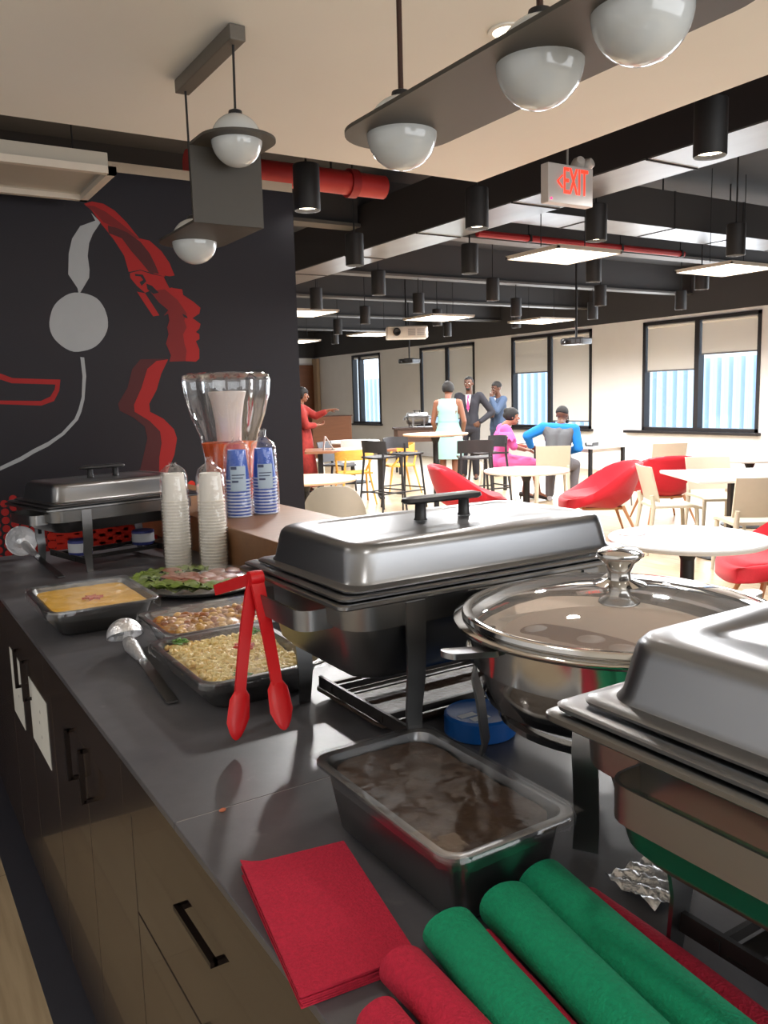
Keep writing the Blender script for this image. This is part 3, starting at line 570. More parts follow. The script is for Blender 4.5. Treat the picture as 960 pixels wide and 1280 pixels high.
def chafer(label, loc, rz, L=0.665, Wd=0.40, zr=0.275, pd=0.145, bi=0.10, handle=True, lidm=None):
    lidm = lidm or STEEL
    t = thing('chafing_dish', label, 'chafing dish', loc, rz)
    # water pan with deep body
    bm = BM()
    R = [rr(L-0.13, Wd-0.11, 0.05, zr-pd), rr(L-0.095, Wd-0.078, 0.055, zr-pd+0.018), rr(L-0.072, Wd-0.052, 0.05, zr-0.055), rr(L-0.055, Wd-0.03, 0.045, zr-0.052), rr(L-0.050, Wd-0.025, 0.045, zr-0.012),
         rr(L-0.004, Wd-0.004, 0.014, zr-0.010), rr(L, Wd, 0.014, zr-0.008), rr(L, Wd, 0.014, zr-0.003), rr(L-0.006, Wd-0.006, 0.014, zr-0.001), rr(L-0.07, Wd-0.055, 0.045, zr-0.004), rr(L-0.13, Wd-0.10, 0.05, zr-pd+0.02)]
    ringloft(bm, R); finish(bm, 'water_pan', STEELD, t, 40)
    bm = BM()   # food pan rim lying on the frame
    ringloft(bm, [rr(L-0.075, Wd-0.06, 0.045, zr-0.001), rr(L-0.016, Wd-0.016, 0.016, zr+0.002), rr(L-0.014, Wd-0.014, 0.016, zr+0.006), rr(L-0.022, Wd-0.022, 0.016, zr+0.008), rr(L-0.075, Wd-0.06, 0.045, zr+0.004)], True, True)
    finish(bm, 'food_pan', STEEL, t, 40)
    # lid
    zl = zr+0.008; bm = BM()
    R = [rr(L-0.054, Wd-0.044, 0.022, zl+0.001), rr(L-0.052, Wd-0.042, 0.022, zl+0.004), rr(L-0.058, Wd-0.048, 0.022, zl+0.006), rr(L-0.088, Wd-0.074, 0.035, zl+0.007), rr(L-0.094, Wd-0.080, 0.038, zl+0.013), rr(L-0.106, Wd-0.092, 0.042, zl+0.052), rr(L-0.110, Wd-0.096, 0.043, zl+0.060), rr(L-0.120, Wd-0.106, 0.042, zl+0.066), rr(L-0.136, Wd-0.122, 0.038, zl+0.069),
         rr(L-0.22, Wd-0.20, 0.022, zl+0.0715), rr(L-0.226, Wd-0.206, 0.020, zl+0.0695), rr(L-0.25, Wd-0.23, 0.016, zl+0.0705)]
    ringloft(bm, R); lid = finish(bm, 'lid', lidm, t, 40)
    if handle:
        bm = BM(); zt = zl+0.0715
        for x in (-0.05, 0.05): lathe(bm, [(0.013, zt), (0.011, zt+0.004), (0.010, zt+0.030), (0.012, zt+0.034)], x, 0, n=16)
        ringloft(bm, [[(x, y, z) for x, y, z in rr(0.165, 0.026, 0.012, zt+0.031)], rr(0.178, 0.034, 0.016, zt+0.035), rr(0.174, 0.030, 0.014, zt+0.041), rr(0.15, 0.016, 0.008, zt+0.044)])
        finish(bm, 'lid_handle', BLACKP, lid, 40)
    # end handles : U strap
    for s in (-1, 1):
        x0 = s*(L/2-0.040); xo = s*(L/2+0.018); y = 0.10; z = zr-0.044
        p = [(x0, y, z)] + [tuple(q) for q in bez((x0+s*0.03, y, z), (xo, y, z), (xo, y-0.03, z), 5)] + [tuple(q) for q in bez((xo, -y+0.03, z), (xo, -y, z), (x0+s*0.03, -y, z), 5)] + [(x0, -y, z)]
        bm = BM(); tube(bm, p, 1, flat=(0.034, 0.003), refup=(0, 0, 1)); finish(bm, 'end_handle', STEELD, t, 30)
    # legs: bent straps with a slot
    for sx in (-1, 1):
        for sy in (-1, 1):
            x = sx*(L/2-0.14) if sy < 0 else sx*(L/2-bi); yt = -(Wd/2-0.012) if sy < 0 else Wd/2-0.055; bm = BM()
            p = [(x, yt, zr-0.015), (x, yt, zr-0.06), (x, yt-sy*0.002, zr-0.14), (x, yt-sy*0.012, 0.07), (x, yt-sy*0.004, 0.0)]
            P = [Vector(q) for q in p]; rings = []
            for q, w in zip(P, (0.036, 0.036, 0.034, 0.030, 0.022)):
                rings.append([q+Vector((w/2, 0.0025, 0)), q+Vector((-w/2, 0.0025, 0)), q+Vector((-w/2, -0.0025, 0)), q+Vector((w/2, -0.0025, 0))])
            ringloft(bm, rings); leg = finish(bm, 'leg', STEELD, t, 30)
            bm = BM(); y2 = yt+sy*0.0028-sy*0.005; box(bm, x-0.006, x+0.006, y2-0.003 if sy > 0 else y2-0.002, y2+0.002 if sy > 0 else y2+0.003, zr-0.125, zr-0.105); finish(bm, 'slot', CARC, leg, 0)
    # fuel shelf
    bm = BM(); zs = 0.035; RK = mat('dark_rack_steel', (58, 55, 54), 0.4, 0.7)
    for sy in (-1, 1): box(bm, -L/2+0.13, L/2-0.13, sy*(Wd/2-0.11)-0.003, sy*(Wd/2-0.11)+0.003, zs-0.006, zs+0.006)
    for sx in (-1, 1): box(bm, sx*(L/2-0.135)-0.003, sx*(L/2-0.135)+0.003, -Wd/2+0.028, Wd/2-0.058, zs-0.010, zs+0.012)
    for sy in (-0.07, 0.07): box(bm, -L/2+0.13, L/2-0.13, sy-0.012, sy+0.012, zs-0.008, zs-0.005)
    finish(bm, 'fuel_rack', RK, t, 0)
    return t
NC = chafer('large closed steel chafing dish in the middle with a black bar handle', (0.909, 1.252, CT), 0)
FC = chafer('steel chafing dish at the right edge, nearest the camera, cut by the frame', (0.868, 0.382, CT), 0, bi=0.132, handle=False)
LC = chafer('steel chafing dish standing far left in front of the mural', (0.755, 3.195, CT), math.radians(13), L=0.60, Wd=0.38, zr=0.235, pd=0.095)
# dark baking tray standing below the middle dish
t = thing('baking_tray', 'dark brown shallow tray lying under the middle chafing dish', 'tray', (0.885, 1.288, CT))
bm = BM(); rect_pan(bm, 0.36, 0.255, 0.022, 0.001, 0.02, 0.008, 0.006); finish(bm, 'tray', mat('dark_tray_steel', (66, 54, 46), 0.4, 0.3), t, 40)
bm = BM(); ringloft(bm, [rr(0.325, 0.22, 0.02, 0.006), rr(0.325, 0.22, 0.02, 0.013)]); finish(bm, 'brown_crust', mat('brown_crust', (62, 38, 26), 0.45, noise=0.4, nscale=25, bump=0.4, bscale=50), t)

# round glass-lidded chafer
t = thing('round_chafing_dish', 'round steel chafing dish with a glass lid and a shiny knob', 'chafing dish', (0.910, 0.822, CT))
zr = 0.256; RO = 0.240
bm = BM()
lathe(bm, [(0.10, zr-0.135), (0.165, zr-0.130), (0.196, zr-0.115), (0.206, zr-0.085), (0.209, zr-0.060), (0.218, zr-0.058), (0.219, zr-0.030), (0.221, zr-0.012), (0.238, zr-0.006), (RO, zr-0.003), (RO, zr), (RO-0.012, zr+0.003), (0.222, zr+0.002), (0.212, zr-0.006), (0.205, zr-0.02), (0.19, zr-0.10)], n=64)
finish(bm, 'pan', CHROME, t, 40)
bm = BM(); lathe(bm, [(0.226, zr+0.003), (0.228, zr+0.006), (0.226, zr+0.011), (0.218, zr+0.013), (0.213, zr+0.011), (0.214, zr+0.004)], n=64, cap0=False, cap1=False); finish(bm, 'lid_rim', CHROME, t, 40)
bm = BM(); lathe(bm, [(0.214, zr+0.010), (0.20, zr+0.017), (0.16, zr+0.030), (0.11, zr+0.040), (0.06, zr+0.046), (0.02, zr+0.048)], n=64, cap0=False); lid = finish(bm, 'glass_lid', film('steamed_glass', tint=(222, 208, 196), gloss=0.22, bump=0.0, rough=0.03, haze=0.25), t, 60)
bm = BM(); zk = zr+0.048
lathe(bm, [(0.038, zk-0.005), (0.038, zk-0.001), (0.026, zk+0.002), (0.017, zk+0.006), (0.016, zk+0.016), (0.022, zk+0.030), (0.031, zk+0.037), (0.033, zk+0.042), (0.031, zk+0.046), (0.018, zk+0.049), (0.002, zk+0.050)], n=36); finish(bm, 'knob', CHROME, t, 50)
bm = BM(); lathe(bm, [(0.17, zr-0.03), (0.10, zr-0.022), (0.01, zr-0.020)], n=40, cap0=True); finish(bm, 'food', mat('pale_brown_stew', (176, 136, 104), 0.5, noise=0.2, nscale=30), t)
for a in (176, 356):   # side lugs
    M = Matrix.Rotation(math.radians(a), 4, 'Z'); bm = BM()
    grid = [rr(0.085, 0.030, 0.014, z, cx=0.250, cy=0) for z in (zr-0.022, zr-0.014)]
    ringloft(bm, [[(x+0.01, y*1.0, z+(x-0.2)*0.12) for x, y, z in r] for r in grid]); bmesh.ops.transform(bm, matrix=M, verts=bm.verts); finish(bm, 'side_handle', STEEL, t, 40)
for a in (238, 58, 148, 328):
    M = Matrix.Rotation(math.radians(a), 4, 'Z'); bm = BM()
    ball(bm, (0.219, 0, zr-0.042), 0.011, s=(0.5, 1, 1), u=16, v=10); lathe(bm, [(0.004, 0), (0.004, 0.001)], n=6)
    bmesh.ops.transform(bm, matrix=M, verts=bm.verts); finish(bm, 'rivet', CHROME, t)
for a in (122, 212, 302, 32):
    M = Matrix.Rotation(math.radians(a), 4, 'Z'); bm = BM()
    tube(bm, [(0.214, 0, zr-0.08), (0.222, 0, zr-0.12), (0.214, 0, zr-0.16), (0.206, 0, 0.03), (0.214, 0, 0.002)], 1, flat=(0.032, 0.004), refup=(0, 1, 0))
    bmesh.ops.transform(bm, matrix=M, verts=bm.verts); finish(bm, 'leg', STEELD, t, 40)
bm = BM(); lathe(bm, [(0.166, zr-0.133), (0.176, zr-0.138), (0.176, zr-0.146), (0.160, zr-0.144)], n=48, cap0=False, cap1=False); finish(bm, 'stand_ring', CHROME, t)
# blue tin below it
BLUE = mat('blue_tin', (10, 84, 160), 0.35); WPR = mat('white_print', (225, 232, 240), 0.5)
t = thing('fuel_tin', 'round blue tin with white marks standing under the round dish', 'tin', (0.862, 1.088, CT))
bm = BM(); lathe(bm, [(0.060, 0.001), (0.062, 0.003), (0.062, 0.034), (0.058, 0.038), (0.052, 0.036)], n=40); finish(bm, 'can', BLUE, t)
bm = BM(); box(bm, -0.035, 0.0, -0.03, -0.015, 0.036, 0.0366); box(bm, -0.045, -0.012, -0.008, 0.006, 0.036, 0.0366); finish(bm, 'white_mark', WPR, t, 0)
# small fuel cans of the far dish and the near dish
def fuel_can(label, loc, r, h, m1, m2):
    t = thing('fuel_can', label, 'fuel can', loc, 0)
    bm = BM(); lathe(bm, [(r*0.95, 0), (r, 0.003), (r, h-0.003), (r*0.9, h), (r*0.55, h-0.002)], n=28); finish(bm, 'can', m1, t)
    bm = BM(); lathe(bm, [(r*1.005, h*0.2), (r*1.008, h*0.25), (r*1.008, h*0.75), (r*1.005, h*0.8)], n=28, cap0=False, cap1=False); finish(bm, 'paper_label', m2, t)
fuel_can('small white fuel can with a blue top under the far dish, left one', (0.64, 3.13, CT+0.042), 0.042, 0.055, mat('blue_can', (60, 66, 130), 0.4), mat('white_can_label', (188, 190, 196), 0.6))
fuel_can('small white fuel can with a blue top under the far dish, right one', (0.89, 3.20, CT+0.042), 0.042, 0.055, mat('blue_can', (60, 66, 130), 0.4), mat('white_can_label', (188, 190, 196), 0.6))
fuel_can('gold fuel can standing under the dish at the right edge', (0.80, 0.455, CT+0.048), 0.045, 0.05, mat('gold_tin', (196, 150, 84), 0.25, 0.9), mat('gold_label', (120, 92, 50), 0.4, 0.6))
bm = BM()
p = [(0.70, 0.60, CT+0.004), (0.70, 0.60, CT+0.03)]
grid_sheet(bm, lambda u, v: Vector((0.70+0.07*u, 0.575+0.075*v, CT+0.003+0.010*abs(math.sin(9*u+5*v))*random.uniform(0.5, 1.0))), 14, 14)
tag(finish(bm, 'foil_scrap', FOIL, smooth=60), 'crumpled foil scrap beside the leg of the nearest dish', 'foil')

# ------------------------------------------------------------------ food pans
def wrap(parent, w, d, z, name='plastic_wrap', skirt=0.03, sag=0.004, seed=1, m=None):
    rnd = random.Random(seed); bm = BM()
    g = grid_sheet(bm, lambda u, v: Vector(((u-0.5)*w, (v-0.5)*d, z+0.002-sag*math.sin(PI*u)*math.sin(PI*v)+rnd.uniform(-0.0006, 0.0006))), 18, 18)
    ring = rr(w, d, 0.03, z+0.003, n=10); R = [ring]
    for k in range(1, 4):
        R.append([(x*(1+0.012*math.sin(k)), y*(1+0.012*math.sin(k)), zz-skirt*k/3*(0.75+0.5*rnd.random())) for x, y, zz in [(x*1.012, y*1.012, z) for x, y, _ in ring]])
    ringloft(bm, R, False, False); return finish(bm, name, m or FILM, parent, 50)
def star(bm, c, r, n=6, h=0.006, mi=0):
    top = [(c[0]+(r if i % 2 == 0 else r*0.45)*math.cos(PI*i/n), c[1]+(r if i % 2 == 0 else r*0.45)*math.sin(PI*i/n), c[2]+h) for i in range(2*n)]
    bot = [(x, y, c[2]-0.002) for x, y, _ in top]; ringloft(bm, [bot, top], mi=mi)
def leaf_bits(bm, c, r, n, rnd, mi=0):
    for _ in range(n):
        a = rnd.uniform(0, 2*PI); q = rnd.uniform(0, r); s = rnd.uniform(0.006, 0.012); b = rnd.uniform(0, 2*PI)
        x, y, z = c[0]+q*math.cos(a), c[1]+q*math.sin(a), c[2]+rnd.uniform(0.001, 0.008)
        pts = [(x+s*math.cos(b), y+s*math.sin(b), z+0.003), (x+s*0.5*math.cos(b+1.5), y+s*0.5*math.sin(b+1.5), z), (x-s*math.cos(b), y-s*math.sin(b), z+0.002), (x+s*0.5*math.cos(b-1.5), y+s*0.5*math.sin(b-1.5), z+0.001)]
        ringloft(bm, [[(p[0], p[1], p[2]-0.001) for p in pts], pts], mi=mi)
PARS = mat('parsley', (84, 150, 50), 0.6); REDG = mat('red_pepper', (206, 60, 40), 0.35)
def surface(bm, w, d, z, amp, sc, seed, nu=60, nv=60, mi=0):
    from mathutils import noise
    def f(u, v):
        x, y = (u-0.5)*w, (v-0.5)*d
        e = min(1, 12*min(u, 1-u, v, 1-v)); rc = 0.036; ax, ay = abs(x)-(w/2-rc), abs(y)-(d/2-rc)
        if ax > 0 and ay > 0:
            q = max(ax, ay)/math.hypot(ax, ay); x = math.copysign(w/2-rc+ax*q, x); y = math.copysign(d/2-rc+ay*q, y)
        return Vector((x, y, z+amp*(noise.noise(Vector((x*sc+seed, y*sc, 0)))+0.5*noise.noise(Vector((x*sc*2.3+seed, y*sc*2.3, 3))))+0.3*amp*e))
    thick_sheet(bm, f, nu, nv, lambda u, v: Vector((0, 0, -0.012)), mi)
PANM = STEELD
# yellow pan
t = thing('food_pan', 'shallow steel pan of smooth yellow food, farthest left', 'food pan', (0.489, 2.305, CT), 0)
bm = BM(); rect_pan(bm, 0.285, 0.355, 0.072, 0.001, 0.035); finish(bm, 'pan', PANM, t, 40)
wrap(t, 0.283, 0.353, 0.073, seed=2)
f = thing('yellow_puree', 'smooth yellow food filling the pan farthest left', 'food', (0.489, 2.305, CT))
bm = BM(); surface(bm, 0.236, 0.306, 0.062, 0.002, 18, 1); finish(bm, 'puree', mat('yellow_puree_food', (230, 178, 66), 0.35, noise=0.12, nscale=14), f, 60)
bm = BM(); star(bm, (0.0, -0.02, 0.0625), 0.028, 6, 0.006); finish(bm, 'red_garnish', mat('orange_garnish', (200, 104, 70), 0.5), f, 0)
# brown potato pan (behind macaroni)
t = thing('food_pan', 'steel pan of browned chunky food behind the macaroni pan', 'food pan', (0.700, 1.905, CT), 0)
bm = BM(); rect_pan(bm, 0.335, 0.262, 0.066, 0.001, 0.03); finish(bm, 'pan', PANM, t, 40); wrap(t, 0.335, 0.262, 0.067, seed=3)
bm = BM(); rnd = random.Random(5); surface(bm, 0.288, 0.215, 0.050, 0.007, 30, 2, mi=0)
for _ in range(150):
    x, y = rnd.uniform(-0.128, 0.128), rnd.uniform(-0.092, 0.092)
    ball(bm, (x, y, 0.052+rnd.uniform(-0.004, 0.004)), rnd.uniform(0.010, 0.016), (1, rnd.uniform(0.6, 0.9), 0.6), 8, 6, rnd.choice((0, 1, 1, 2)), Matrix.Rotation(rnd.uniform(0, 3), 4, 'Z'))
f = finish(bm, 'browned_chunks', [mat('brown_sauce', (176, 120, 36), 0.3), mat('golden_chunk', (220, 170, 70), 0.35, noise=0.3, nscale=40), mat('roast_chunk', (168, 100, 34), 0.35, noise=0.3, nscale=40)], None, 60, loc=(0.700, 1.905, CT))
tag(f, 'browned golden chunks of food filling the pan behind the macaroni', 'food', kind='stuff')
# macaroni pan
t = thing('food_pan', 'plastic wrapped steel pan of creamy macaroni left of the middle dish', 'food pan', (0.618, 1.590, CT), 0)
bm = BM(); rect_pan(bm, 0.270, 0.355, 0.066, 0.001, 0.035); finish(bm, 'pan', PANM, t, 40); wrap(t, 0.270, 0.355, 0.067, seed=4, skirt=0.02)
bm = BM(); rnd = random.Random(9); surface(bm, 0.222, 0.306, 0.048, 0.007, 26, 4)
for _ in range(620):
    x, y = rnd.uniform(-0.098, 0.098), rnd.uniform(-0.140, 0.140); a = rnd.uniform(0, 2*PI); q = 0.009
    p = [(x+q*math.cos(a+b), y+q*math.sin(a+b), 0.055+rnd.uniform(-0.003, 0.005)) for b in (0, 0.8, 1.6)]
    tube(bm, p, 0.0042, 6, mi=rnd.choice((0, 0, 1)))
f = finish(bm, 'macaroni', [mat('macaroni_pale', (252, 232, 168), 0.4), mat('macaroni_gold', (246, 216, 140), 0.4)], None, 60, loc=(0.618, 1.590, CT))
tag(f, 'creamy elbow macaroni filling the wrapped pan', 'food', kind='stuff')
bm = BM(); star(bm, (0.618+0.03, 1.590+0.03, CT+0.060), 0.024, 6, 0.006); tag(finish(bm, 'red_garnish', REDG, smooth=0), 'red star shaped garnish on the macaroni', 'garnish')
for (x, y, l) in ((0.545, 1.73, 'green parsley garnish at the left corner of the macaroni'), (0.575, 1.455, 'green parsley garnish at the near corner of the macaroni'), (0.71, 1.72, 'green parsley garnish at the far right corner of the macaroni')):
    bm = BM(); leaf_bits(bm, (x, y, CT+0.058), 0.018, 26, random.Random(int(x*1000))); tag(finish(bm, 'parsley_garnish', PARS, smooth=0), l, 'garnish', 'parsley on the macaroni')
# salad platter
t = thing('salad_platter', 'oval wrapped platter with green leaves and pinkish slices before the cups', 'platter', (0.845, 2.47, CT), math.radians(-42))
bm = BM(); lathe(bm, [(0.12, 0.001), (0.165, 0.006), (0.205, 0.022), (0.21, 0.024), (0.20, 0.023), (0.16, 0.010)], n=48, sx=1.0, sy=0.80); finish(bm, 'platter', FOIL, t, 40)
rnd = random.Random(3); bm = BM()
for i in range(34):
    a = 1.9+3.6*i/34; s = rnd.uniform(0.03, 0.05); c = Vector((0.160*math.cos(a), 0.160*0.80*math.sin(a), 0.034+rnd.uniform(0, 0.012)))
    g = grid_sheet(bm, lambda u, v: c+Vector(((u-0.5)*s*2, (v-0.5)*s*1.4, 0.010*math.sin(8*u+i)*math.sin(7*v+i))), 5, 4)
finish(bm, 'lettuce', mat('lettuce_green', (116, 136, 58), 0.5, noise=0.3, nscale=30), t, 60)
bm = BM()
for i in range(26):
    x, y = rnd.uniform(-0.12, 0.12), rnd.uniform(-0.08, 0.08); M = Matrix.Rotation(rnd.uniform(0, 3), 4, 'Z') @ Matrix.Rotation(0.25, 4, 'X')
    ball(bm, (x, y, 0.038+rnd.uniform(0, 0.008)), 0.036, (1, 0.7, 0.14), 14, 8, 0, M)
finish(bm, 'meat_slices', mat('pink_slices', (158, 100, 78), 0.4, noise=0.2, nscale=20), t, 60)
bm = BM(); lathe(bm, [(0.214, 0.022), (0.208, 0.034), (0.17, 0.056), (0.10, 0.062), (0.01, 0.063)], n=40, sx=1.0, sy=0.80, cap0=False); finish(bm, 'plastic_wrap', FILM, t, 60)
# deep brown pan
t = thing('food_pan', 'deep wrapped steel pan of dark brown stew beside the red napkins', 'food pan', (0.567, 0.807, CT), 0)
bm = BM(); rect_pan(bm, 0.190, 0.318, 0.100, 0.001, 0.022, 0.012, 0.012); finish(bm, 'pan', STEEL, t, 40); wrap(t, 0.192, 0.32, 0.1015, seed=8, skirt=0.014, sag=0.003, m=FILMD)
f = thing('brown_stew', 'dark brown stew filling the deep steel pan', 'food', (0.567, 0.807, CT))
bm = BM(); surface(bm, 0.154, 0.282, 0.091, 0.0025, 30, 9); finish(bm, 'stew', mat('dark_stew', (58, 38, 22), 0.5, noise=0.25, nscale=30, bump=0.3, bscale=50), f, 60)

# ------------------------------------------------------------------ utensils
def ladle(label, bowl, tip, br, tilt, m=FOIL, zoff=0.0):
    B, T = Vector(bowl), Vector(tip); d = (T-B); L = d.length; rz = math.atan2(d.y, d.x)
    t = thing('ladle', label, 'ladle', (B.x, B.y, CT), rz)
    bm = BM(); rings = []
    # bowl as a hollow half sphere, turned by tilt
    pr = [(br*math.sin(a), -br*math.cos(a)) for a in [i*PI/2/8 for i in range(1, 9)]] + [((br-0.003)*math.sin(a), -(br-0.003)*math.cos(a)) for a in [PI/2-i*PI/2/8 for i in range(0, 8)]]
    lathe(bm, pr, n=28)
    bmesh.ops.transform(bm, matrix=Matrix.Translation((0, 0, br+0.002+zoff)) @ Matrix.Rotation(tilt, 4, 'Y'), verts=bm.verts); finish(bm, 'bowl', m, t, 50)
    bm = BM(); z1 = br*0.9; p = [(br*0.8, 0, z1+zoff)]+[tuple(q) for q in bez((br+0.015, 0, z1*0.9+zoff), (L*0.5, 0, 0.028), (L, 0, 0.006), 8)]
    tube(bm, p, [0.8]*4+[1.0]*(len(p)-4), flat=(0.022, 0.004), refup=(0, 1, 0)); h = finish(bm, 'handle', STEELD, t, 40)
    bm = BM(); tube(bm, [Vector(q)+Vector((0, 0, 0.001)) for q in p[:5]], [0.014, 0.017, 0.015, 0.012, 0.009], 12); finish(bm, 'foil_wrap', FOIL, t, 60)
ladle('foil wrapped ladle lying beside the macaroni pan', (0.478, 1.925, 0), (0.462, 1.535, 0), 0.042, math.radians(150), FOIL)
ladle('shiny foil ladle standing far left beside the far chafing dish', (0.485, 3.42, 0), (0.53, 2.93, 0), 0.058, math.radians(75), FOIL, 0.010)
# red tongs hung over the end handle of the middle dish
t = thing('tongs', 'red serving tongs hung open over the handle of the middle dish', 'tongs', (0.558, 1.325, CT))
zh = 0.272
def arm(bm, a, b, c, w0, w1):
    P = bez(a, b, c, 12); tube(bm, P, [w0+(w1-w0)*i/12 for i in range(13)], flat=(0.020, 0.007), refup=(1, 0, 0))
def head(par, p, d):
    bm = BM(); n = 10; rings = []
    D = Vector(d).normalized(); U = Vector((1, 0, 0)); V = D.cross(U).normalized()
    prof = [(0, 0.009), (0.012, 0.014), (0.03, 0.017), (0.05, 0.016), (0.068, 0.012), (0.078, 0.006), (0.082, 0.002)]
    for k, (s, w) in enumerate(prof):
        sc = 1+0.12*(k % 2)
        rings.append([Vector(p)+D*s+U*(w*1.15*sc*math.cos(2*PI*i/n))+V*(0.35*w*math.sin(2*PI*i/n)) for i in range(n)])
    ringloft(bm, rings); return finish(bm, 'gripper', REDS, par, 50)
for sgn, end in ((1, (-0.056, -0.040, 0.082)), (-1, (-0.010, -0.095, 0.105))):
    bm = BM(); e = Vector(end); arm(bm, (0, 0.004*sgn, zh), (-0.012-0.012*sgn, -0.02+0.018*sgn, zh-0.07), e, 1.2, 0.9); a = finish(bm, 'arm', REDS, t, 40)
    d = (e-Vector((-0.012-0.012*sgn, -0.02+0.018*sgn, zh-0.07))).normalized(); head(a, e-d*0.012, d)
bm = BM(); lathe(bm, [(0.0, -0.012), (0.013, -0.012), (0.014, 0.0), (0.013, 0.012), (0.0, 0.012)], n=16, cap0=False, cap1=False)
bmesh.ops.transform(bm, matrix=Matrix.Translation((0, 0, zh+0.002)) @ Matrix.Rotation(PI/2, 4, 'Y'), verts=bm.verts); finish(bm, 'hinge', REDS, t, 50)
bm = BM(); bar(bm, (0, 0.006, zh+0.001), (-0.020, 0.140, zh-0.042), 0.020, 0.010, refup=(0, 0, 1)); finish(bm, 'pull_tab', REDS, t, 0)
# crumb on the counter
bm = BM(); ball(bm, (0.386, 1.077, CT+0.003), 0.004, (1.4, 0.8, 0.7), 8, 6); tag(finish(bm, 'crumb', mat('orange_crumb', (190, 110, 80), 0.7)), 'tiny orange food crumb on the counter by the joint', 'crumb')

# ------------------------------------------------------------------ napkins
rnd = random.Random(11)
for k in range(6):
    bm = BM(); c = [(0.345, 0.907), (0.478, 0.886), (0.432, 0.652), (0.305, 0.664)]; j = lambda: rnd.uniform(-0.0018, 0.0018)
    jx, jy = j(), j(); z0 = CT+0.0008+k*0.0026; z1 = z0+0.0022
    A, B, C_, D = [Vector((x+jx, y+jy, 0)) for x, y in c]
    def f(u, v, z=z1, k=k):
        p = A.lerp(B, u).lerp(D.lerp(C_, u), v); p.z = z+0.0025*math.sin(PI*u)*math.sin(PI*v)*(k/5)+0.010*max(0, 0.16-u)*(1-v)*k; return p
    thick_sheet(bm, f, 10, 12, lambda u, v: Vector((0, 0, -0.0020)))
    o = finish(bm, 'paper_napkin', REDN, smooth=30)
    tag(o, 'red folded paper napkin, topmost of the flat stack' if k == 5 else 'red folded paper napkin under the top one of the flat stack', 'napkin', 'red napkins in the flat stack')
def rolled(label, a, b, r, m, seed=0, turns=1.55, squash=0.86, cone=0.0, group='rolled napkins in a fan'):
    A, B = Vector(a), Vector(b); d = (B-A); L = d.length; d.normalize(); s = d.cross(Vector((0, 0, 1))).normalized(); u_ = s.cross(d).normalized()
    rn = random.Random(seed); ph = rn.uniform(0, 6); bm = BM(); N = 44
    def f(u, v):
        an = -PI*0.35+u*turns*2*PI; rad = r*(1-0.24*u)*(1-cone*v)*(1+0.03*math.sin(3*an+ph+4*v)); fold = 0.010*math.sin(PI*v)*math.sin(an*0.5+ph)
        e = 0.020*(u-0.5) if v < 0.02 else 0.0
        return A+d*(L*v+e*(1-v))+s*(rad*math.cos(an)+fold*0.4)+u_*(rad*squash*math.sin(an))
    def nr(u, v):
        an = -PI*0.35+u*turns*2*PI; return -(s*math.cos(an)+u_*math.sin(an))*0.0016
    thick_sheet(bm, f, N, 12, nr); o = finish(bm, 'rolled_napkin', m, smooth=60); return tag(o, label, 'napkin', group)
z = CT+0.029
rolled('rolled green napkin, leftmost of the three green rolls', (0.470, 0.643, z), (0.436, 0.375, z), 0.031, GREENN, 1)
rolled('rolled green napkin, middle of the three green rolls', (0.543, 0.640, z+0.004), (0.505, 0.360, z), 0.033, GREENN, 2)
rolled('rolled green napkin, rightmost of the three green rolls', (0.607, 0.652, z+0.002), (0.571, 0.350, z), 0.031, GREENN, 3, turns=1.7)
rolled('rolled red napkin between the left and middle green rolls', (0.507, 0.632, CT+0.012), (0.470, 0.370, CT+0.012), 0.011, REDN, 4, squash=0.9)
rolled('rolled red napkin at the right end of the fan beside a steel leg', (0.637, 0.610, z-0.010), (0.616, 0.340, z-0.010), 0.018, REDN, 5)
rolled('rolled red napkin opening like a cone at the left of the fan', (0.402, 0.630, z-0.004), (0.392, 0.40, z-0.004), 0.026, REDN, 6, cone=0.1)
rolled('rolled red napkin in the bottom left corner of the fan', (0.350, 0.590, z-0.008), (0.345, 0.40, z-0.008), 0.022, REDN, 7)

# ------------------------------------------------------------------ cups and juice
def cup_proto(name, label, rb, rt_, h, m, m2, group):
    t = thing(name, label, 'cup', (0, 0, 0), 0, group)      # upside down: mouth at z = 0
    bm = BM(); lathe(bm, [(rt_-0.002, 0.004), (rb, h-0.002), (rb-0.002, h), (rb-0.006, h-0.003), (0.002, h-0.003)], n=24, cap0=False)
    finish(bm, 'cup_wall', m, t, 40)
    bm = BM(); lathe(bm, [(rt_-0.002, 0.0), (rt_+0.0015, 0.001), (rt_+0.002, 0.003), (rt_+0.0015, 0.0055), (rt_-0.002, 0.0062)], n=24, cap0=False, cap1=False); finish(bm, 'rolled_rim', m2, t, 50)
    return t
def stack(proto, x, y, z0, n, dz, lab_top, lab, first):
    for k in range(n):
        l = lab_top if k == n-1 else lab
        if first and k == 0: proto.location = (x, y, z0); proto['label'] = l
        else: dup(proto, (x, y, z0+k*dz), random.uniform(0, 6), l)
WC = mat('white_foam_cup', (236, 231, 222), 0.6); WC2 = mat('cup_rim_cream', (232, 226, 214), 0.5)
BC = mat('blue_plastic_cup', (10, 80, 184), 0.3); BC2 = mat('white_blue_rim', (206, 216, 236), 0.35)
pc = cup_proto('white_cup', 'x', 0.036, 0.045, 0.10, WC, WC2, 'white cups stacked upside down')
stack(pc, 0.912, 2.850, CT+0.001, 22, 0.0112, 'topmost white cup of the left white stack', 'white cup inside the left of the two white stacks', True)
stack(pc, 1.014, 2.765, CT+0.001, 22, 0.0112, 'topmost white cup of the right white stack', 'white cup inside the right of the two white stacks', False)
pb = cup_proto('blue_cup', 'x', 0.034, 0.047, 0.118, BC, BC2, 'blue cups stacked upside down')
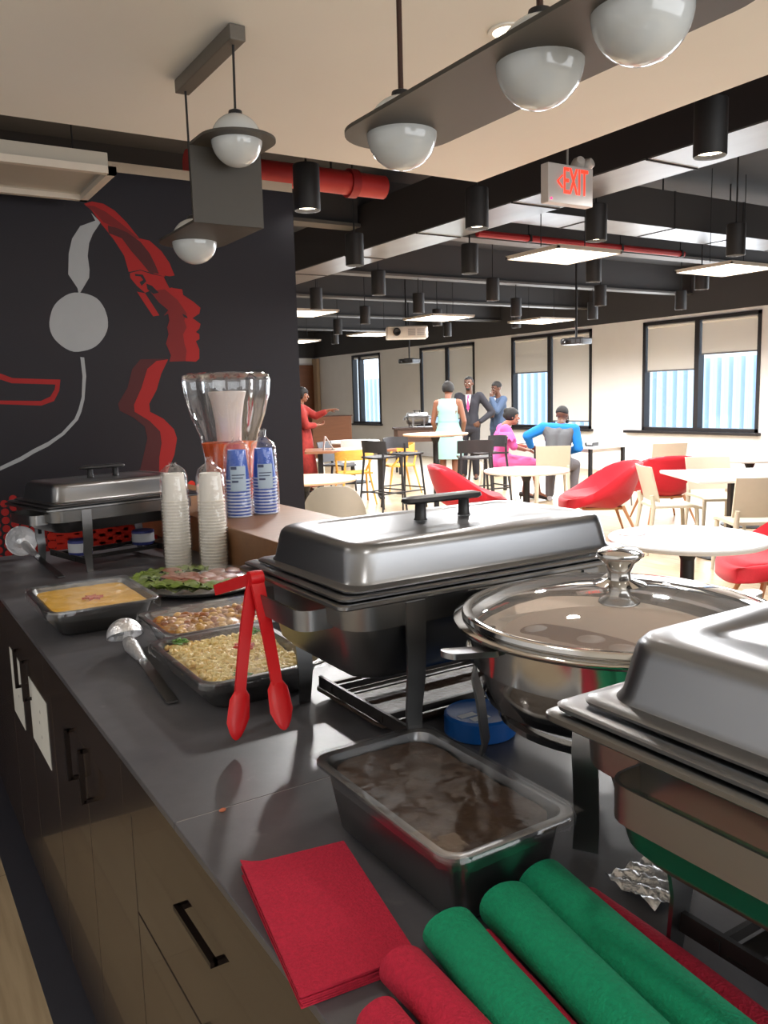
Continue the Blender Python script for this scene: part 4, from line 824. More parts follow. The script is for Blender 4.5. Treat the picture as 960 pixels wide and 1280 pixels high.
stack(pb, 1.205, 2.985, 1.061, 12, 0.0125, 'topmost blue cup of the left blue stack', 'blue cup inside the left of the two blue stacks', True)
stack(pb, 1.322, 3.000, 1.061, 12, 0.0125, 'topmost blue cup of the right blue stack', 'blue cup inside the right of the two blue stacks', False)
def sleeve(name, label, x, y, z, r, h, knot, seed, card=False):
    t = thing(name, label, 'plastic bag', (x, y, z), 0, 'clear sleeves around the cup stacks'); rn = random.Random(seed); n = 28
    prof = [(r*1.06, 0.002), (r*1.07, h*0.3), (r*1.03, h*0.6), (r*1.0, h*0.8), (r*0.98, h*0.9), (r*0.86, h*0.96), (r*0.5, h*1.0), (r*0.22, h+knot*0.4), (r*0.30, h+knot)]
    bm = BM(); rings = [[(rad*(1+rn.uniform(-0.05, 0.05))*math.cos(2*PI*i/n), rad*(1+rn.uniform(-0.05, 0.05))*math.sin(2*PI*i/n), zz+rn.uniform(-0.004, 0.004)) for i in range(n)] for rad, zz in prof]
    ringloft(bm, rings, False, False); finish(bm, 'film', BAG, t, 60)
    if card:
        bm = BM(); a0 = -PI/2-0.35
        def pt(u, v, rr_): a = a0-0.55+1.1*u; return Vector((rr_*math.cos(a), rr_*math.sin(a), h*0.36+v*h*0.33))
        thick_sheet(bm, lambda u, v: pt(u, v, r*1.10), 8, 2, lambda u, v: pt(u, v, r*1.085)-pt(u, v, r*1.10)); finish(bm, 'printed_label', mat('pale_blue_label', (176, 196, 214), 0.5), t, 40)
        bm = BM(); P2 = lambda u, v: pt(u, v, r*1.112)
        for (u0, u1, v0, v1) in ((0.05, 0.42, 0.86, 0.98), (0.1, 0.9, 0.62, 0.66), (0.1, 0.8, 0.50, 0.54), (0.1, 0.5, 0.34, 0.42)):
            thick_sheet(bm, lambda u, v: P2(u0+(u1-u0)*u, v0+(v1-v0)*v), 4, 1, lambda u, v: P2(u0+(u1-u0)*u, v0+(v1-v0)*v)*0-Vector((0, 0, 0))+Vector((0.0006, 0.0006, 0)))
        finish(bm, 'dark_print', mat('label_print', (70, 80, 110), 0.5), t, 0)
sleeve('cup_sleeve', 'clear plastic sleeve around the left white cup stack', 0.912, 2.850, CT+0.001, 0.048, 0.36, 0.012, 1)
sleeve('cup_sleeve', 'clear plastic sleeve around the right white cup stack', 1.014, 2.765, CT+0.001, 0.048, 0.36, 0.030, 2)
sleeve('cup_sleeve', 'clear labelled sleeve around the left blue cup stack', 1.205, 2.985, 1.061, 0.050, 0.285, 0.02, 3, True)
sleeve('cup_sleeve', 'clear labelled sleeve around the right blue cup stack', 1.322, 3.000, 1.061, 0.050, 0.285, 0.045, 4, True)
# juice dispenser
t = thing('juice_dispenser', 'tall fluted clear juice dispenser with orange drink on the wooden ledge', 'drink dispenser', (1.30, 3.29, 1.061))
ACR = film('clear_acrylic', tint=(248, 250, 252), gloss=0.20, bump=0.15, bscale=10, rough=0.04, haze=0.03)
def flute(prof, n=72, lobes=8, amp=0.06):
    return [[(r*(1+a_*math.cos(lobes*2*PI*i/n))*math.cos(2*PI*i/n), r*(1+a_*math.cos(lobes*2*PI*i/n))*math.sin(2*PI*i/n), z) for i in range(n)] for r, z, a_ in prof]
pr = [(0.085, 0.02, 0.01), (0.098, 0.10, 0.01), (0.108, 0.22, 0.02), (0.122, 0.30, 0.04), (0.150, 0.38, 0.06), (0.170, 0.46, 0.07), (0.176, 0.52, 0.07), (0.172, 0.545, 0.07), (0.150, 0.555, 0.06), (0.135, 0.550, 0.06)]
bm = BM(); ringloft(bm, flute(pr), True, False)
finish(bm, 'jar', ACR, t, 60)
bm = BM(); ringloft(bm, flute([(0.135, 0.548, 0.06), (0.08, 0.552, 0.03), (0.03, 0.553, 0)]), False, True); finish(bm, 'lid', ACR, t, 60)
bm = BM(); ringloft(bm, flute([(0.084, 0.03, 0.01), (0.096, 0.10, 0.01), (0.106, 0.22, 0.02), (0.113, 0.265, 0.03), (0.114, 0.27, 0.03)])); finish(bm, 'orange_drink', mat('orange_drink', (255, 104, 16), 0.2, spec=0.6), t, 60)
bm = BM(); lathe(bm, [(0.050, 0.275), (0.055, 0.36), (0.068, 0.44), (0.078, 0.475), (0.074, 0.48)], n=32); finish(bm, 'ice_core', mat('frosted_core', (222, 208, 200), 0.4), t, 50)
bm = BM(); lathe(bm, [(0.10, 0.0), (0.104, 0.004), (0.100, 0.022), (0.088, 0.024)], n=40); finish(bm, 'base', mat('dispenser_base', (200, 198, 196), 0.3), t, 40)
bm = BM(); tube(bm, [(-0.09, -0.02, 0.05), (-0.13, -0.03, 0.05)], 0.012, 10); tube(bm, [(-0.125, -0.029, 0.075), (-0.125, -0.029, 0.03)], 0.008, 10); finish(bm, 'spigot', BLACKP, t)

# ------------------------------------------------------------------ dining furniture
def face(dx, dy): return math.atan2(-dx, dy)           # rotation that turns local +y to (dx, dy)
AWAY = face(0.524, 0.841); TOCAM = face(-0.524, -0.841); RIGHT = face(0.846, -0.532); LEFT = face(-0.846, 0.532)
def round_table(label, x, y, D, top, h=0.74, base='disc', group=None):
    t = thing('round_table', label, 'table', (x, y, 0), 0, group)
    bm = BM(); r = D/2; lathe(bm, [(r-0.012, h-0.028), (r-0.002, h-0.018), (r, h-0.008), (r-0.004, h-0.001), (r-0.008, h)], n=56); finish(bm, 'tabletop', top, t, 40)
    bm = BM(); lathe(bm, [(0.035, 0.012), (0.035, h-0.05)], n=20); finish(bm, 'column', BLACKM, t)
    bm = BM()
    for k in range(4):
        M = Matrix.Rotation(k*PI/2+0.4, 4, 'Z'); v = bar(bm, (0, 0, h-0.040), (r*0.62, 0, h-0.034), 0.022, 0.05)
        bmesh.ops.transform(bm, matrix=M, verts=[q for ring in v for q in ring])
    lathe(bm, [(0.035, h-0.12), (0.06, h-0.055), (0.06, h-0.03)], n=20); finish(bm, 'spider', BLACKM, t, 0)
    bm = BM(); rb = 0.28 if D < 1 else 0.34; lathe(bm, [(rb, 0.0), (rb, 0.010), (rb-0.02, 0.014), (0.05, 0.018), (0.036, 0.03)], n=44); finish(bm, 'base', BLACKM, t, 40)
    return t
def square_table(label, x, y, w, d, rz, top, h=0.74, group=None):
    t = thing('square_table', label, 'table', (x, y, 0), rz, group)
    bm = BM(); ringloft(bm, [rr(w-0.01, d-0.01, 0.012, h-0.028), rr(w, d, 0.015, h-0.02), rr(w, d, 0.015, h-0.004), rr(w-0.006, d-0.006, 0.012, h)]); finish(bm, 'tabletop', top, t, 40)
    bm = BM(); box(bm, -0.04, 0.04, -0.04, 0.04, 0.012, h-0.03, 0.004); finish(bm, 'column', BLACKM, t, 0)
    bm = BM(); box(bm, -w*0.3, w*0.3, -0.03, 0.03, h-0.05, h-0.029); box(bm, -0.03, 0.03, -d*0.3, d*0.3, h-0.05, h-0.029); finish(bm, 'crossbar', BLACKM, t, 0)
    bm = BM(); lathe(bm, [(0.32, 0.0), (0.32, 0.010), (0.30, 0.014), (0.06, 0.018)], n=44); finish(bm, 'base', BLACKM, t, 40)
    return t
WTOP = LWHITE; PTOP = wood('pinkish_oak_top', (214, 180, 150), 0.35)
round_table('white round table with a black column just behind the glass lid knob', 3.577, 2.773, 0.80, WTOP)
round_table('white round table in front of the seated people', 5.617, 6.297, 0.85, WTOP)
round_table('white round table farther back between the red chairs at right', 8.16, 5.55, 0.90, WTOP)
square_table('white square table with cream chairs around it, left of two joined', 6.535, 4.595, 1.0, 1.0, math.radians(-32.2), WTOP)
square_table('white square table at the right edge, joined to another white table', 7.395, 4.053, 1.0, 1.0, math.radians(-32.2), WTOP)
bm = BM()
lathe(bm, [(0.075, 0.741), (0.075, 0.7422)], 3.43, 3.02, n=36, mi=0); lathe(bm, [(0.062, 0.7422), (0.062, 0.7428)], 3.43, 3.02, n=36, mi=1)
lathe(bm, [(0.028, 0.7428), (0.028, 0.7434)], 3.43, 3.02, n=24, mi=0)
tag(finish(bm, 'round_sticker', [mat('pale_red_print', (214, 120, 120), 0.6), LWHITE], smooth=0), 'faded red ring sticker on the nearest white round table', 'sticker')
round_table('pinkish wood round table beside the mural wall edge behind the grey chair', 3.60, 7.20, 1.0, PTOP)
round_table('white round table far behind the brown table, near the low partition', 7.40, 12.9, 1.0, WTOP)
t = round_table('tall round bar table with a wood top and dark stools around it', 6.24, 8.72, 0.84, PTOP, 1.02)
# long white table at the windows
t = thing('long_table', 'long white table where the man in blue and the woman in pink sit', 'table', (8.80, 9.1, 0), 0)
bm = BM(); ringloft(bm, [rr(0.75, 2.0, 0.015, 0.715), rr(0.75, 2.0, 0.015, 0.74)]); finish(bm, 'tabletop', WTOP, t, 0)
for sx in (-1, 1):
    for sy in (-1, 1):
        bm = BM(); box(bm, sx*0.32-0.022, sx*0.32+0.022, sy*0.9-0.022, sy*0.9+0.022, 0, 0.714, 0.003); finish(bm, 'leg', BLACKM, t, 0)
bm = BM(); box(bm, -0.30, 0.30, -0.88, 0.88, 0.66, 0.714); finish(bm, 'apron', mat('white_apron', (224, 220, 214), 0.5), t, 0)
# brown trestle table
t = thing('trestle_table', 'brown wooden table with dark trestle legs behind the yellow chair', 'table', (6.22, 10.90, 0), math.radians(-28))
bm = BM(); ringloft(bm, [rr(1.35, 0.80, 0.02, 0.705), rr(1.35, 0.80, 0.02, 0.74)]); finish(bm, 'tabletop', wood('brown_table_top', (146, 100, 74), 0.3), t, 0)
for sx in (-1, 1):
    bm = BM(); box(bm, sx*0.45-0.04, sx*0.45+0.04, -0.05, 0.05, 0.03, 0.70, 0.004); box(bm, sx*0.45-0.035, sx*0.45+0.035, -0.32, 0.32, 0, 0.03, 0.004); box(bm, sx*0.45-0.03, sx*0.45+0.03, -0.30, 0.30, 0.672, 0.704); finish(bm, 'trestle', BLACKM, t, 0)
t = thing('sign_stand', 'white folded card stand on the brown trestle table', 'card stand', (5.93, 11.02, 0.741), math.radians(-20))
bm = BM(); bar(bm, (-0.09, 0, 0.0), (-0.06, 0, 0.2), 0.13, 0.006, refup=(0, 1, 0)); bar(bm, (0.06, 0, 0.004), (-0.055, 0, 0.2), 0.13, 0.006, refup=(0, 1, 0)); finish(bm, 'card', LWHITE, t, 0)
bm = BM(); box(bm, -0.10, 0.08, -0.07, 0.07, 0, 0.004); finish(bm, 'foot_plate', BLACKP, t, 0)

# cream side chairs (front = +y)
def side_chair(m):
    t = thing('side_chair', 'x', 'chair')
    bm = BM()
    thick_sheet(bm, lambda u, v: Vector(((u-0.5)*(0.44-0.03*v), -0.21+0.44*v, 0.455-0.012*math.sin(PI*v)*math.cos((u-0.5)*PI)-0.018*max(0, v-0.85)/0.15)), 10, 10, lambda u, v: Vector((0, 0, -0.024))); finish(bm, 'seat', m, t, 40)
    bm = BM()
    thick_sheet(bm, lambda u, v: Vector(((u-0.5)*(0.43+0.02*v), -0.20-0.085*v-0.030*math.cos((u-0.5)*PI)+0.03, 0.49+0.32*v)), 12, 8, lambda u, v: Vector((0, 0.018, 0))); finish(bm, 'backrest', m, t, 40)
    for sx in (-1, 1):
        bm = BM(); tube(bm, [(sx*0.185, 0.185, 0.445), (sx*0.205, 0.215, 0.0)], [0.021, 0.014], 10); finish(bm, 'leg', m, t)
        bm = BM(); tube(bm, [(sx*0.195, -0.225, 0.55), (sx*0.195, -0.205, 0.44), (sx*0.21, -0.265, 0.0)], [0.018, 0.022, 0.014], 10); finish(bm, 'leg', m, t)
    return t
ch = side_chair(CREAM)
ch.location = (6.30, 5.10, 0); ch.rotation_euler.z = RIGHT; ch['label'] = 'cream plastic chair seen from the side, left end of the white square table'; ch['group'] = 'cream chairs'
dup(ch, (5.98, 4.05, 0), AWAY, 'cream plastic chair with its back to us at the right edge of the view')
dup(ch, (7.12, 5.20, 0), TOCAM, 'cream plastic chair on the far side of the white square table')
dup(ch, (8.95, 7.35, 0), AWAY, 'cream plastic chair whose back shows above the red chair, below the right window')
dup(ch, (7.76, 8.20, 0), face(0.62, 0.78), 'cream plastic chair that the man in the grey vest sits on')
WCH = mat('white_chair_plastic', (240, 238, 232), 0.4)
cw = side_chair(WCH); cw.location = (7.55, 9.05, 0); cw.rotation_euler.z = RIGHT; cw['label'] = 'white plastic chair that the woman in pink sits on'; cw['group'] = 'white plastic chairs'
dup(cw, (7.05, 12.2, 0), AWAY, 'white plastic chair at the far white round table, back to us')
dup(cw, (6.55, 12.85, 0), RIGHT, 'white plastic chair at the left of the far white round table')
# white stool
t = thing('stool', 'white seated stool with thin legs at the right end of the long table', 'stool', (8.42, 7.72, 0), AWAY)
bm = BM(); ringloft(bm, [rr(0.38, 0.36, 0.05, 0.44), rr(0.40, 0.38, 0.06, 0.455), rr(0.39, 0.37, 0.06, 0.47)]); finish(bm, 'seat', WCH, t, 40)
for sx in (-1, 1):
    for sy in (-1, 1):
        bm = BM(); tube(bm, [(sx*0.16, sy*0.15, 0.44), (sx*0.19, sy*0.18, 0)], 0.011, 8); finish(bm, 'leg', mat('grey_stool_leg', (120, 112, 104), 0.5), t)

# red lounge chairs (front = +y)
def lounge():
    t = thing('lounge_chair', 'x', 'armchair')
    def f(u, v):
        s = 2*u-1; a = abs(s)
        # centre profile: nose -> seat -> back
        ys = [0.42, 0.36, 0.15, -0.10, -0.26, -0.34, -0.40]; zs = [0.375, 0.405, 0.385, 0.355, 0.43, 0.60, 0.78]
        p = v*6; i = min(5, int(p)); q = p-i; q = q*q*(3-2*q) if i in (0,) else q
        y = ys[i]+(ys[i+1]-ys[i])*q; z = zs[i]+(zs[i+1]-zs[i])*q
        w = 0.29+0.12*math.sin(PI*min(1, v*1.05))**0.8-0.02*v; k = a**2.3; vv = v*v*(3-2*v)
        rz = 0.40+0.345*(0.35*v+0.65*vv); ry = 0.37-0.66*v
        z = z*(1-k)+rz*k; y = y*(1-k)+ry*k
        if v < 0.2: w *= 1-0.35*(1-v/0.2)**2*a**2
        return Vector((s*w, y, z))
    bm = BM(); thick_sheet(bm, f, 24, 30, lambda u, v: Vector((0.02*(2*u-1), -0.045*min(1, v*1.4), -0.095+0.075*max(0, v-0.5)*2)))
    bmesh.ops.recalc_face_normals(bm, faces=bm.faces); bmesh.ops.smooth_vert(bm, verts=bm.verts, factor=0.5, use_axis_x=True, use_axis_y=True, use_axis_z=True)
    finish(bm, 'shell', REDF, t, 80)
    bm = BM(); thick_sheet(bm, lambda u, v: f(0.12+0.76*u, 0.10+0.42*v)+Vector((0, 0, 0.035*math.sin(PI*u)**0.5*math.sin(PI*v)**0.5)), 14, 12, lambda u, v: Vector((0, 0, -0.004))); finish(bm, 'seat_cushion', REDF, t, 80)
    for sx in (-1, 1):
        for y0, y1 in ((0.20, 0.30), (-0.20, -0.33)):
            bm = BM(); tube(bm, [(sx*0.17, y0, 0.31), (sx*0.27, y1, 0.0)], [0.019, 0.011], 10); finish(bm, 'leg', LEGW, t)
    bm = BM(); ringloft(bm, [rr(0.34, 0.42, 0.05, 0.275), rr(0.36, 0.44, 0.05, 0.30)]); finish(bm, 'under_frame', LEGW, t, 40)
    return t
lc = lounge(); lc.location = (5.50, 7.10, 0); lc.rotation_euler.z = RIGHT; lc['label'] = 'red upholstered lounge chair facing right, left of the white round table'; lc['group'] = 'red lounge chairs'
dup(lc, (6.55, 6.20, 0), LEFT, 'red upholstered lounge chair facing left, right of the white round table')
dup(lc, (7.78, 6.40, 0), face(0.5, 0.86), 'red lounge chair seen from behind, below the right window')
dup(lc, (8.55, 5.02, 0), face(-0.75, 0.6), 'red lounge chair cut by the right edge, at the farther white round table')
dup(lc, (4.93, 3.06, 0), face(-0.80, 0.6), 'red lounge chair at the right edge closest to the camera')
dup(lc, (3.50, 3.56, 0), RIGHT, 'red lounge chair mostly hidden behind the knob of the glass lid')

# bar stools (front = +y)
def bar_stool():
    t = thing('bar_stool', 'x', 'bar stool'); m = mat('charcoal_wood', (44, 43, 45), 0.5)
    bm = BM(); thick_sheet(bm, lambda u, v: Vector(((u-0.5)*0.40, (v-0.5)*0.38, 0.745-0.012*math.cos((u-0.5)*PI))), 8, 6, lambda u, v: Vector((0, 0, -0.022))); finish(bm, 'seat', m, t, 40)
    bm = BM(); thick_sheet(bm, lambda u, v: Vector(((u-0.5)*0.44, -0.235+0.09*(2*u-1)**2-0.02*v, 0.80+0.155*v-0.012*(2*u-1)**2)), 14, 4, lambda u, v: Vector((0, 0.016, 0))); finish(bm, 'backrest', m, t, 50)
    for sx in (-1, 1):
        bm = BM(); tube(bm, [(sx*0.165, 0.155, 0.73), (sx*0.215, 0.215, 0)], [0.016, 0.012], 8); finish(bm, 'leg', m, t)
        bm = BM(); tube(bm, [(sx*0.175, -0.165, 0.86), (sx*0.175, -0.165, 0.72), (sx*0.215, -0.235, 0)], [0.013, 0.016, 0.012], 8); finish(bm, 'leg', m, t)
    for z, k in ((0.24, 0.67),):
        a = 0.165+0.05*k; b0 = 0.155+0.06*k; b1 = -0.165-0.07*k
        for p, q in (((-a, b0, z), (a, b0, z)), ((-a, b1, z+0.05), (a, b1, z+0.05)), ((-a, b0, z+0.03), (-a, b1, z+0.03)), ((a, b0, z+0.03), (a, b1, z+0.03))):
            bm = BM(); tube(bm, [p, q], 0.010, 8); finish(bm, 'foot_rail', m, t)
    return t
bs = bar_stool(); bs.location = (5.70, 9.15, 0); bs.rotation_euler.z = face(0.54, -0.43)+0.9; bs['label'] = 'dark bar stool farthest left at the tall table, back to us'; bs['group'] = 'dark bar stools'
dup(bs, (6.20, 9.42, 0), face(0.1, -0.7), 'dark bar stool behind the tall table, second from the left')
dup(bs, (6.42, 8.16, 0), AWAY, 'dark bar stool in front of the tall table, its low back toward us')
dup(bs, (7.02, 8.62, 0), face(-0.9, 0.1), 'dark bar stool farthest right at the tall table')
# grey chair with rounded back
GREYC = mat('warm_grey_shell', (176, 168, 154), 0.5)
t = thing('shell_chair', 'warm grey chair with a rounded back behind the wooden ledge', 'chair', (3.08, 5.66, 0), AWAY)
bm = BM()
def gb(u, v):
    s = 2*u-1; top = 0.36*math.sqrt(max(0, 1-abs(s)**3.2)); return Vector((s*0.26*(1-0.06*(1-v)), -0.20+0.10*s*s-0.05*v, 0.46+(0.03+top)*v))
thick_sheet(bm, gb, 24, 8, lambda u, v: Vector((0, 0.014, 0))); finish(bm, 'backrest', GREYC, t, 50)
bm = BM(); thick_sheet(bm, lambda u, v: Vector(((u-0.5)*0.48, -0.19+0.42*v, 0.46-0.015*math.sin(PI*v))), 10, 8, lambda u, v: Vector((0, 0, -0.02))); finish(bm, 'seat', GREYC, t, 40)
for sx in (-1, 1):
    bm = BM(); tube(bm, [(sx*0.18, 0.17, 0.445), (sx*0.22, 0.21, 0)], [0.016, 0.011], 8); finish(bm, 'leg', LEGW, t)
    bm = BM(); tube(bm, [(sx*0.15, -0.225, 0.56), (sx*0.16, -0.20, 0.42), (sx*0.22, -0.25, 0)], [0.012, 0.016, 0.011], 8); finish(bm, 'leg', LEGW, t)
    bm = BM(); box(bm, sx*0.15-0.014, sx*0.15+0.014, -0.232, -0.205, 0.52, 0.575, 0.004); finish(bm, 'back_bracket', mat('tan_bracket', (140, 116, 88), 0.5), t, 0)
# yellow wooden chair
def wood_chair(m):
    t = thing('wooden_chair', 'x', 'chair')
    bm = BM(); thick_sheet(bm, lambda u, v: Vector(((u-0.5)*0.46, -0.21+0.43*v, 0.455-0.012*math.sin(PI*v))), 8, 6, lambda u, v: Vector((0, 0, -0.025))); finish(bm, 'seat', m, t, 40)
    bm = BM(); thick_sheet(bm, lambda u, v: Vector((0.285*math.sin((u-0.5)*2.9), -0.27+0.26*(1-math.cos((u-0.5)*2.9)), 0.63+(0.15-0.05*(2*u-1)**2)*v+0.0*u)), 20, 4, lambda u, v: Vector((-0.016*math.sin((u-0.5)*2.9), 0.016*math.cos((u-0.5)*2.9), 0))); finish(bm, 'backrest', m, t, 50)
    for sx in (-1, 1):
        bm = BM(); tube(bm, [(sx*0.265, -0.02, 0.66), (sx*0.215, 0.16, 0.44), (sx*0.25, 0.24, 0)], [0.014, 0.018, 0.012], 8); finish(bm, 'leg', m, t)
        bm = BM(); tube(bm, [(sx*0.17, -0.255, 0.66), (sx*0.18, -0.20, 0.44), (sx*0.25, -0.30, 0)], [0.014, 0.018, 0.012], 8); finish(bm, 'leg', m, t)
    return t
yc = wood_chair(ASH); yc.location = (5.93, 10.30, 0); yc.rotation_euler.z = face(0.3, 0.95); yc['label'] = 'yellow wooden chair with a curved back before the brown trestle table'; yc['group'] = 'wooden chairs'
dup(yc, (7.10, 10.95, 0), face(-0.85, 0.2), 'wooden chair at the right end of the brown trestle table behind the bar stools')
DKC = mat('dark_grey_shell', (70, 72, 78), 0.5)
dk = side_chair(DKC); dk.location = (6.45, 11.72, 0); dk.rotation_euler.z = face(0.5, -0.8); dk['label'] = 'dark grey chair behind the brown trestle table beside the woman in red'
# buffet stand by the windows with its own dish
t = thing('buffet_stand', 'dark wooden buffet stand below the closed window shades', 'table', (9.25, 13.55, 0), math.radians(-25))
bm = BM(); box(bm, -0.45, 0.45, -0.28, 0.28, 0.86, 0.90, 0.005); finish(bm, 'top', mat('dark_brown_top', (60, 44, 38), 0.4), t, 0)
bm = BM(); box(bm, -0.42, 0.42, -0.26, 0.26, 0.62, 0.859, 0.004); finish(bm, 'cabinet_body', mat('dark_brown_body', (84, 60, 48), 0.5), t, 0)
for sx in (-1, 1):
    for sy in (-1, 1):
        bm = BM(); box(bm, sx*0.38-0.02, sx*0.38+0.02, sy*0.22-0.02, sy*0.22+0.02, 0, 0.62); finish(bm, 'leg', BLACKM, t, 0)
chafer('small steel chafing dish on the dark stand by the closed window shades', (9.27, 13.55, 0.901), math.radians(-25), L=0.5, Wd=0.32, zr=0.20)
# napkin box and phone on the long table
t = thing('napkin_holder', 'small dark napkin holder on the right end of the long white table', 'napkin holder', (8.66, 8.35, 0.741), 0.3)
bm = BM(); box(bm, -0.09, 0.09, -0.06, 0.06, 0, 0.015, 0.003); box(bm, -0.09, 0.09, -0.06, -0.052, 0.015, 0.05); box(bm, -0.09, 0.09, 0.052, 0.06, 0.015, 0.05); finish(bm, 'holder', BLACKP, t, 0)
bm = BM(); box(bm, -0.07, 0.07, -0.045, 0.045, 0.016, 0.075, 0.004); finish(bm, 'napkins', LWHITE, t, 0)
bm = BM(); box(bm, 8.47, 8.57, 9.52, 9.66, 0.741, 0.752, 0.003); tag(finish(bm, 'phone', BLACKP, smooth=0), 'black phone lying on the long white table by the woman in pink', 'phone')
bm = BM(); ringloft(bm, [rr(0.26, 0.16, 0.02, 0, cx=11.89, cy=18.7), rr(0.26, 0.16, 0.02, 0.04, cx=11.89, cy=18.7)]); 
o = finish(bm, 'folded_paper', LWHITE, smooth=40); o.location = (-0.02, 0, 0.79-0.0); bpy.data.objects.remove(o)
# projectors
def projector(label, loc, rz, w, d, h, m, drop, vent):
    t = thing('projector', label, 'projector', loc, rz)
    bm = BM(); ringloft(bm, [rr(w-0.02, d-0.02, 0.03, 0), rr(w, d, 0.03, 0.012), rr(w, d, 0.03, h-0.015), rr(w-0.03, d-0.03, 0.03, h)]); body = finish(bm, 'body', m, t, 40)
    bm = BM(); lathe(bm, [(0.0, 0), (0.045, 0), (0.045, 0.05), (0.036, 0.055), (0.0, 0.045)], n=20, cap0=False, cap1=False)
    bmesh.ops.transform(bm, matrix=Matrix.Translation((-w*0.25, -d/2+0.005, h*0.5)) @ Matrix.Rotation(PI/2, 4, 'X') @ Matrix.Scale(h/0.14, 4), verts=bm.verts); finish(bm, 'lens', BLACKP, t)
    bm = BM()
    for a in range(2):
        for k in range(6): box(bm, w*(0.02+0.22*a), w*(0.02+0.22*a)+w*0.18, -d/2-0.002, -d/2+0.004, h*(0.2+0.1*k), h*(0.2+0.1*k)+h*0.05)
    finish(bm, 'vent', vent, t, 0)
    bm = BM(); tube(bm, [(0, 0, h-0.002), (0, 0, drop)], 0.016, 10); box(bm, -0.09, 0.09, -0.05, 0.05, h, h+0.012); finish(bm, 'mount_pole', BLACKM, t, 0)
projector('white projector hanging under the dark ceiling left of centre', (7.62, 11.40, 2.42), math.radians(-30), 0.66, 0.42, 0.19, mat('white_projector', (206, 200, 190), 0.5), 1.08, mat('grey_vent', (140, 136, 130), 0.6))
projector('small black projector hanging before the left closed window shades', (9.55, 14.2, 2.16), math.radians(-70), 0.36, 0.30, 0.09, BLACKP, 1.34, mat('dark_vent', (60, 60, 62), 0.6))
projector('small black projector hanging before the middle double window', (8.82, 8.82, 2.17), math.radians(-75), 0.36, 0.30, 0.09, BLACKP, 1.33, mat('dark_vent', (60, 60, 62), 0.6))

# ------------------------------------------------------------------ people
def cap(bm, a, b, ra, rb, sx=1.0, n=12):
    """tapered round-ended limb"""
    a, b = Vector(a), Vector(b); d = b-a; L = d.length
    if L < 1e-5: ball(bm, a, ra); return
    q = d.normalized().to_track_quat('Z', 'Y').to_matrix().to_4x4(); prof = []
    for k in range(0, 5): t_ = -PI/2+PI/2*k/4; prof.append((max(1e-4, ra*math.cos(t_)), ra*math.sin(t_)))
    for k in range(0, 5): t_ = PI/2*k/4; prof.append((max(1e-4, rb*math.cos(t_)), L+rb*math.sin(t_)))
    r = lathe(bm, prof, n=n); bmesh.ops.transform(bm, matrix=Matrix.Translation(a) @ q, verts=[v for ring in r for v in ring])
def chain(bm, pts, rad):
    for i in range(len(pts)-1): cap(bm, pts[i], pts[i+1], rad[i], rad[i+1])
def remesh(bm, name, m, parent, voxel=0.008, smooth=4, dec=None):
    bmesh.ops.recalc_face_normals(bm, faces=bm.faces)
    me = bpy.data.meshes.new(name); bm.to_mesh(me); bm.free(); o = bpy.data.objects.new(name, me); COL.objects.link(o)
    r = o.modifiers.new('r', 'REMESH'); r.mode = 'VOXEL'; r.voxel_size = voxel
    s = o.modifiers.new('s', 'SMOOTH'); s.iterations = smooth; s.factor = 0.5
    if dec: d = o.modifiers.new('d', 'DECIMATE'); d.ratio = dec
    dg = bpy.context.evaluated_depsgraph_get(); dg.update(); me2 = bpy.data.meshes.new_from_object(o.evaluated_get(dg)); bpy.data.objects.remove(o)
    me2.name = name; me2.materials.clear(); me2.materials.append(m); me2.polygons.foreach_set('use_smooth', [True]*len(me2.polygons))
    o = bpy.data.objects.new(name, me2); COL.objects.link(o); o.parent = parent; return o
def hand(bm, wrist, d, palm, side, curl=0.5, s=1.0):
    """five fingers; d = hand direction, palm = direction the palm faces, side = +1 thumb toward d x palm"""
    w = Vector(wrist); d = Vector(d).normalized(); n = Vector(palm); n = (n-d*n.dot(d)).normalized(); t = d.cross(n)*side
    P = lambda a, b, c: w+d*a*s+t*b*s+n*c*s
    for b in (-0.028, -0.009, 0.010, 0.028): cap(bm, P(0.015, b*0.7, 0), P(0.085, b, 0), 0.016*s, 0.013*s)
    for b, l in ((-0.032, 0.060), (-0.011, 0.074), (0.011, 0.080), (0.032, 0.072)):
        k = P(0.088, b, 0); c = curl; m1 = k+(d*math.cos(c)+n*math.sin(c))*l*0.5*s; c2 = c*2; m2 = m1+(d*math.cos(c2)+n*math.sin(c2))*l*0.32*s; c3 = c*2.7; e = m2+(d*math.cos(c3)+n*math.sin(c3))*l*0.25*s
        chain(bm, [k, m1, m2, e], [0.0098*s, 0.0092*s, 0.0085*s, 0.0075*s])
    a = P(0.030, 0.030, 0.004); b1 = P(0.062, 0.058, 0.016); c1 = P(0.092, 0.066, 0.026); chain(bm, [a, b1, c1], [0.013*s, 0.0105*s, 0.0085*s])
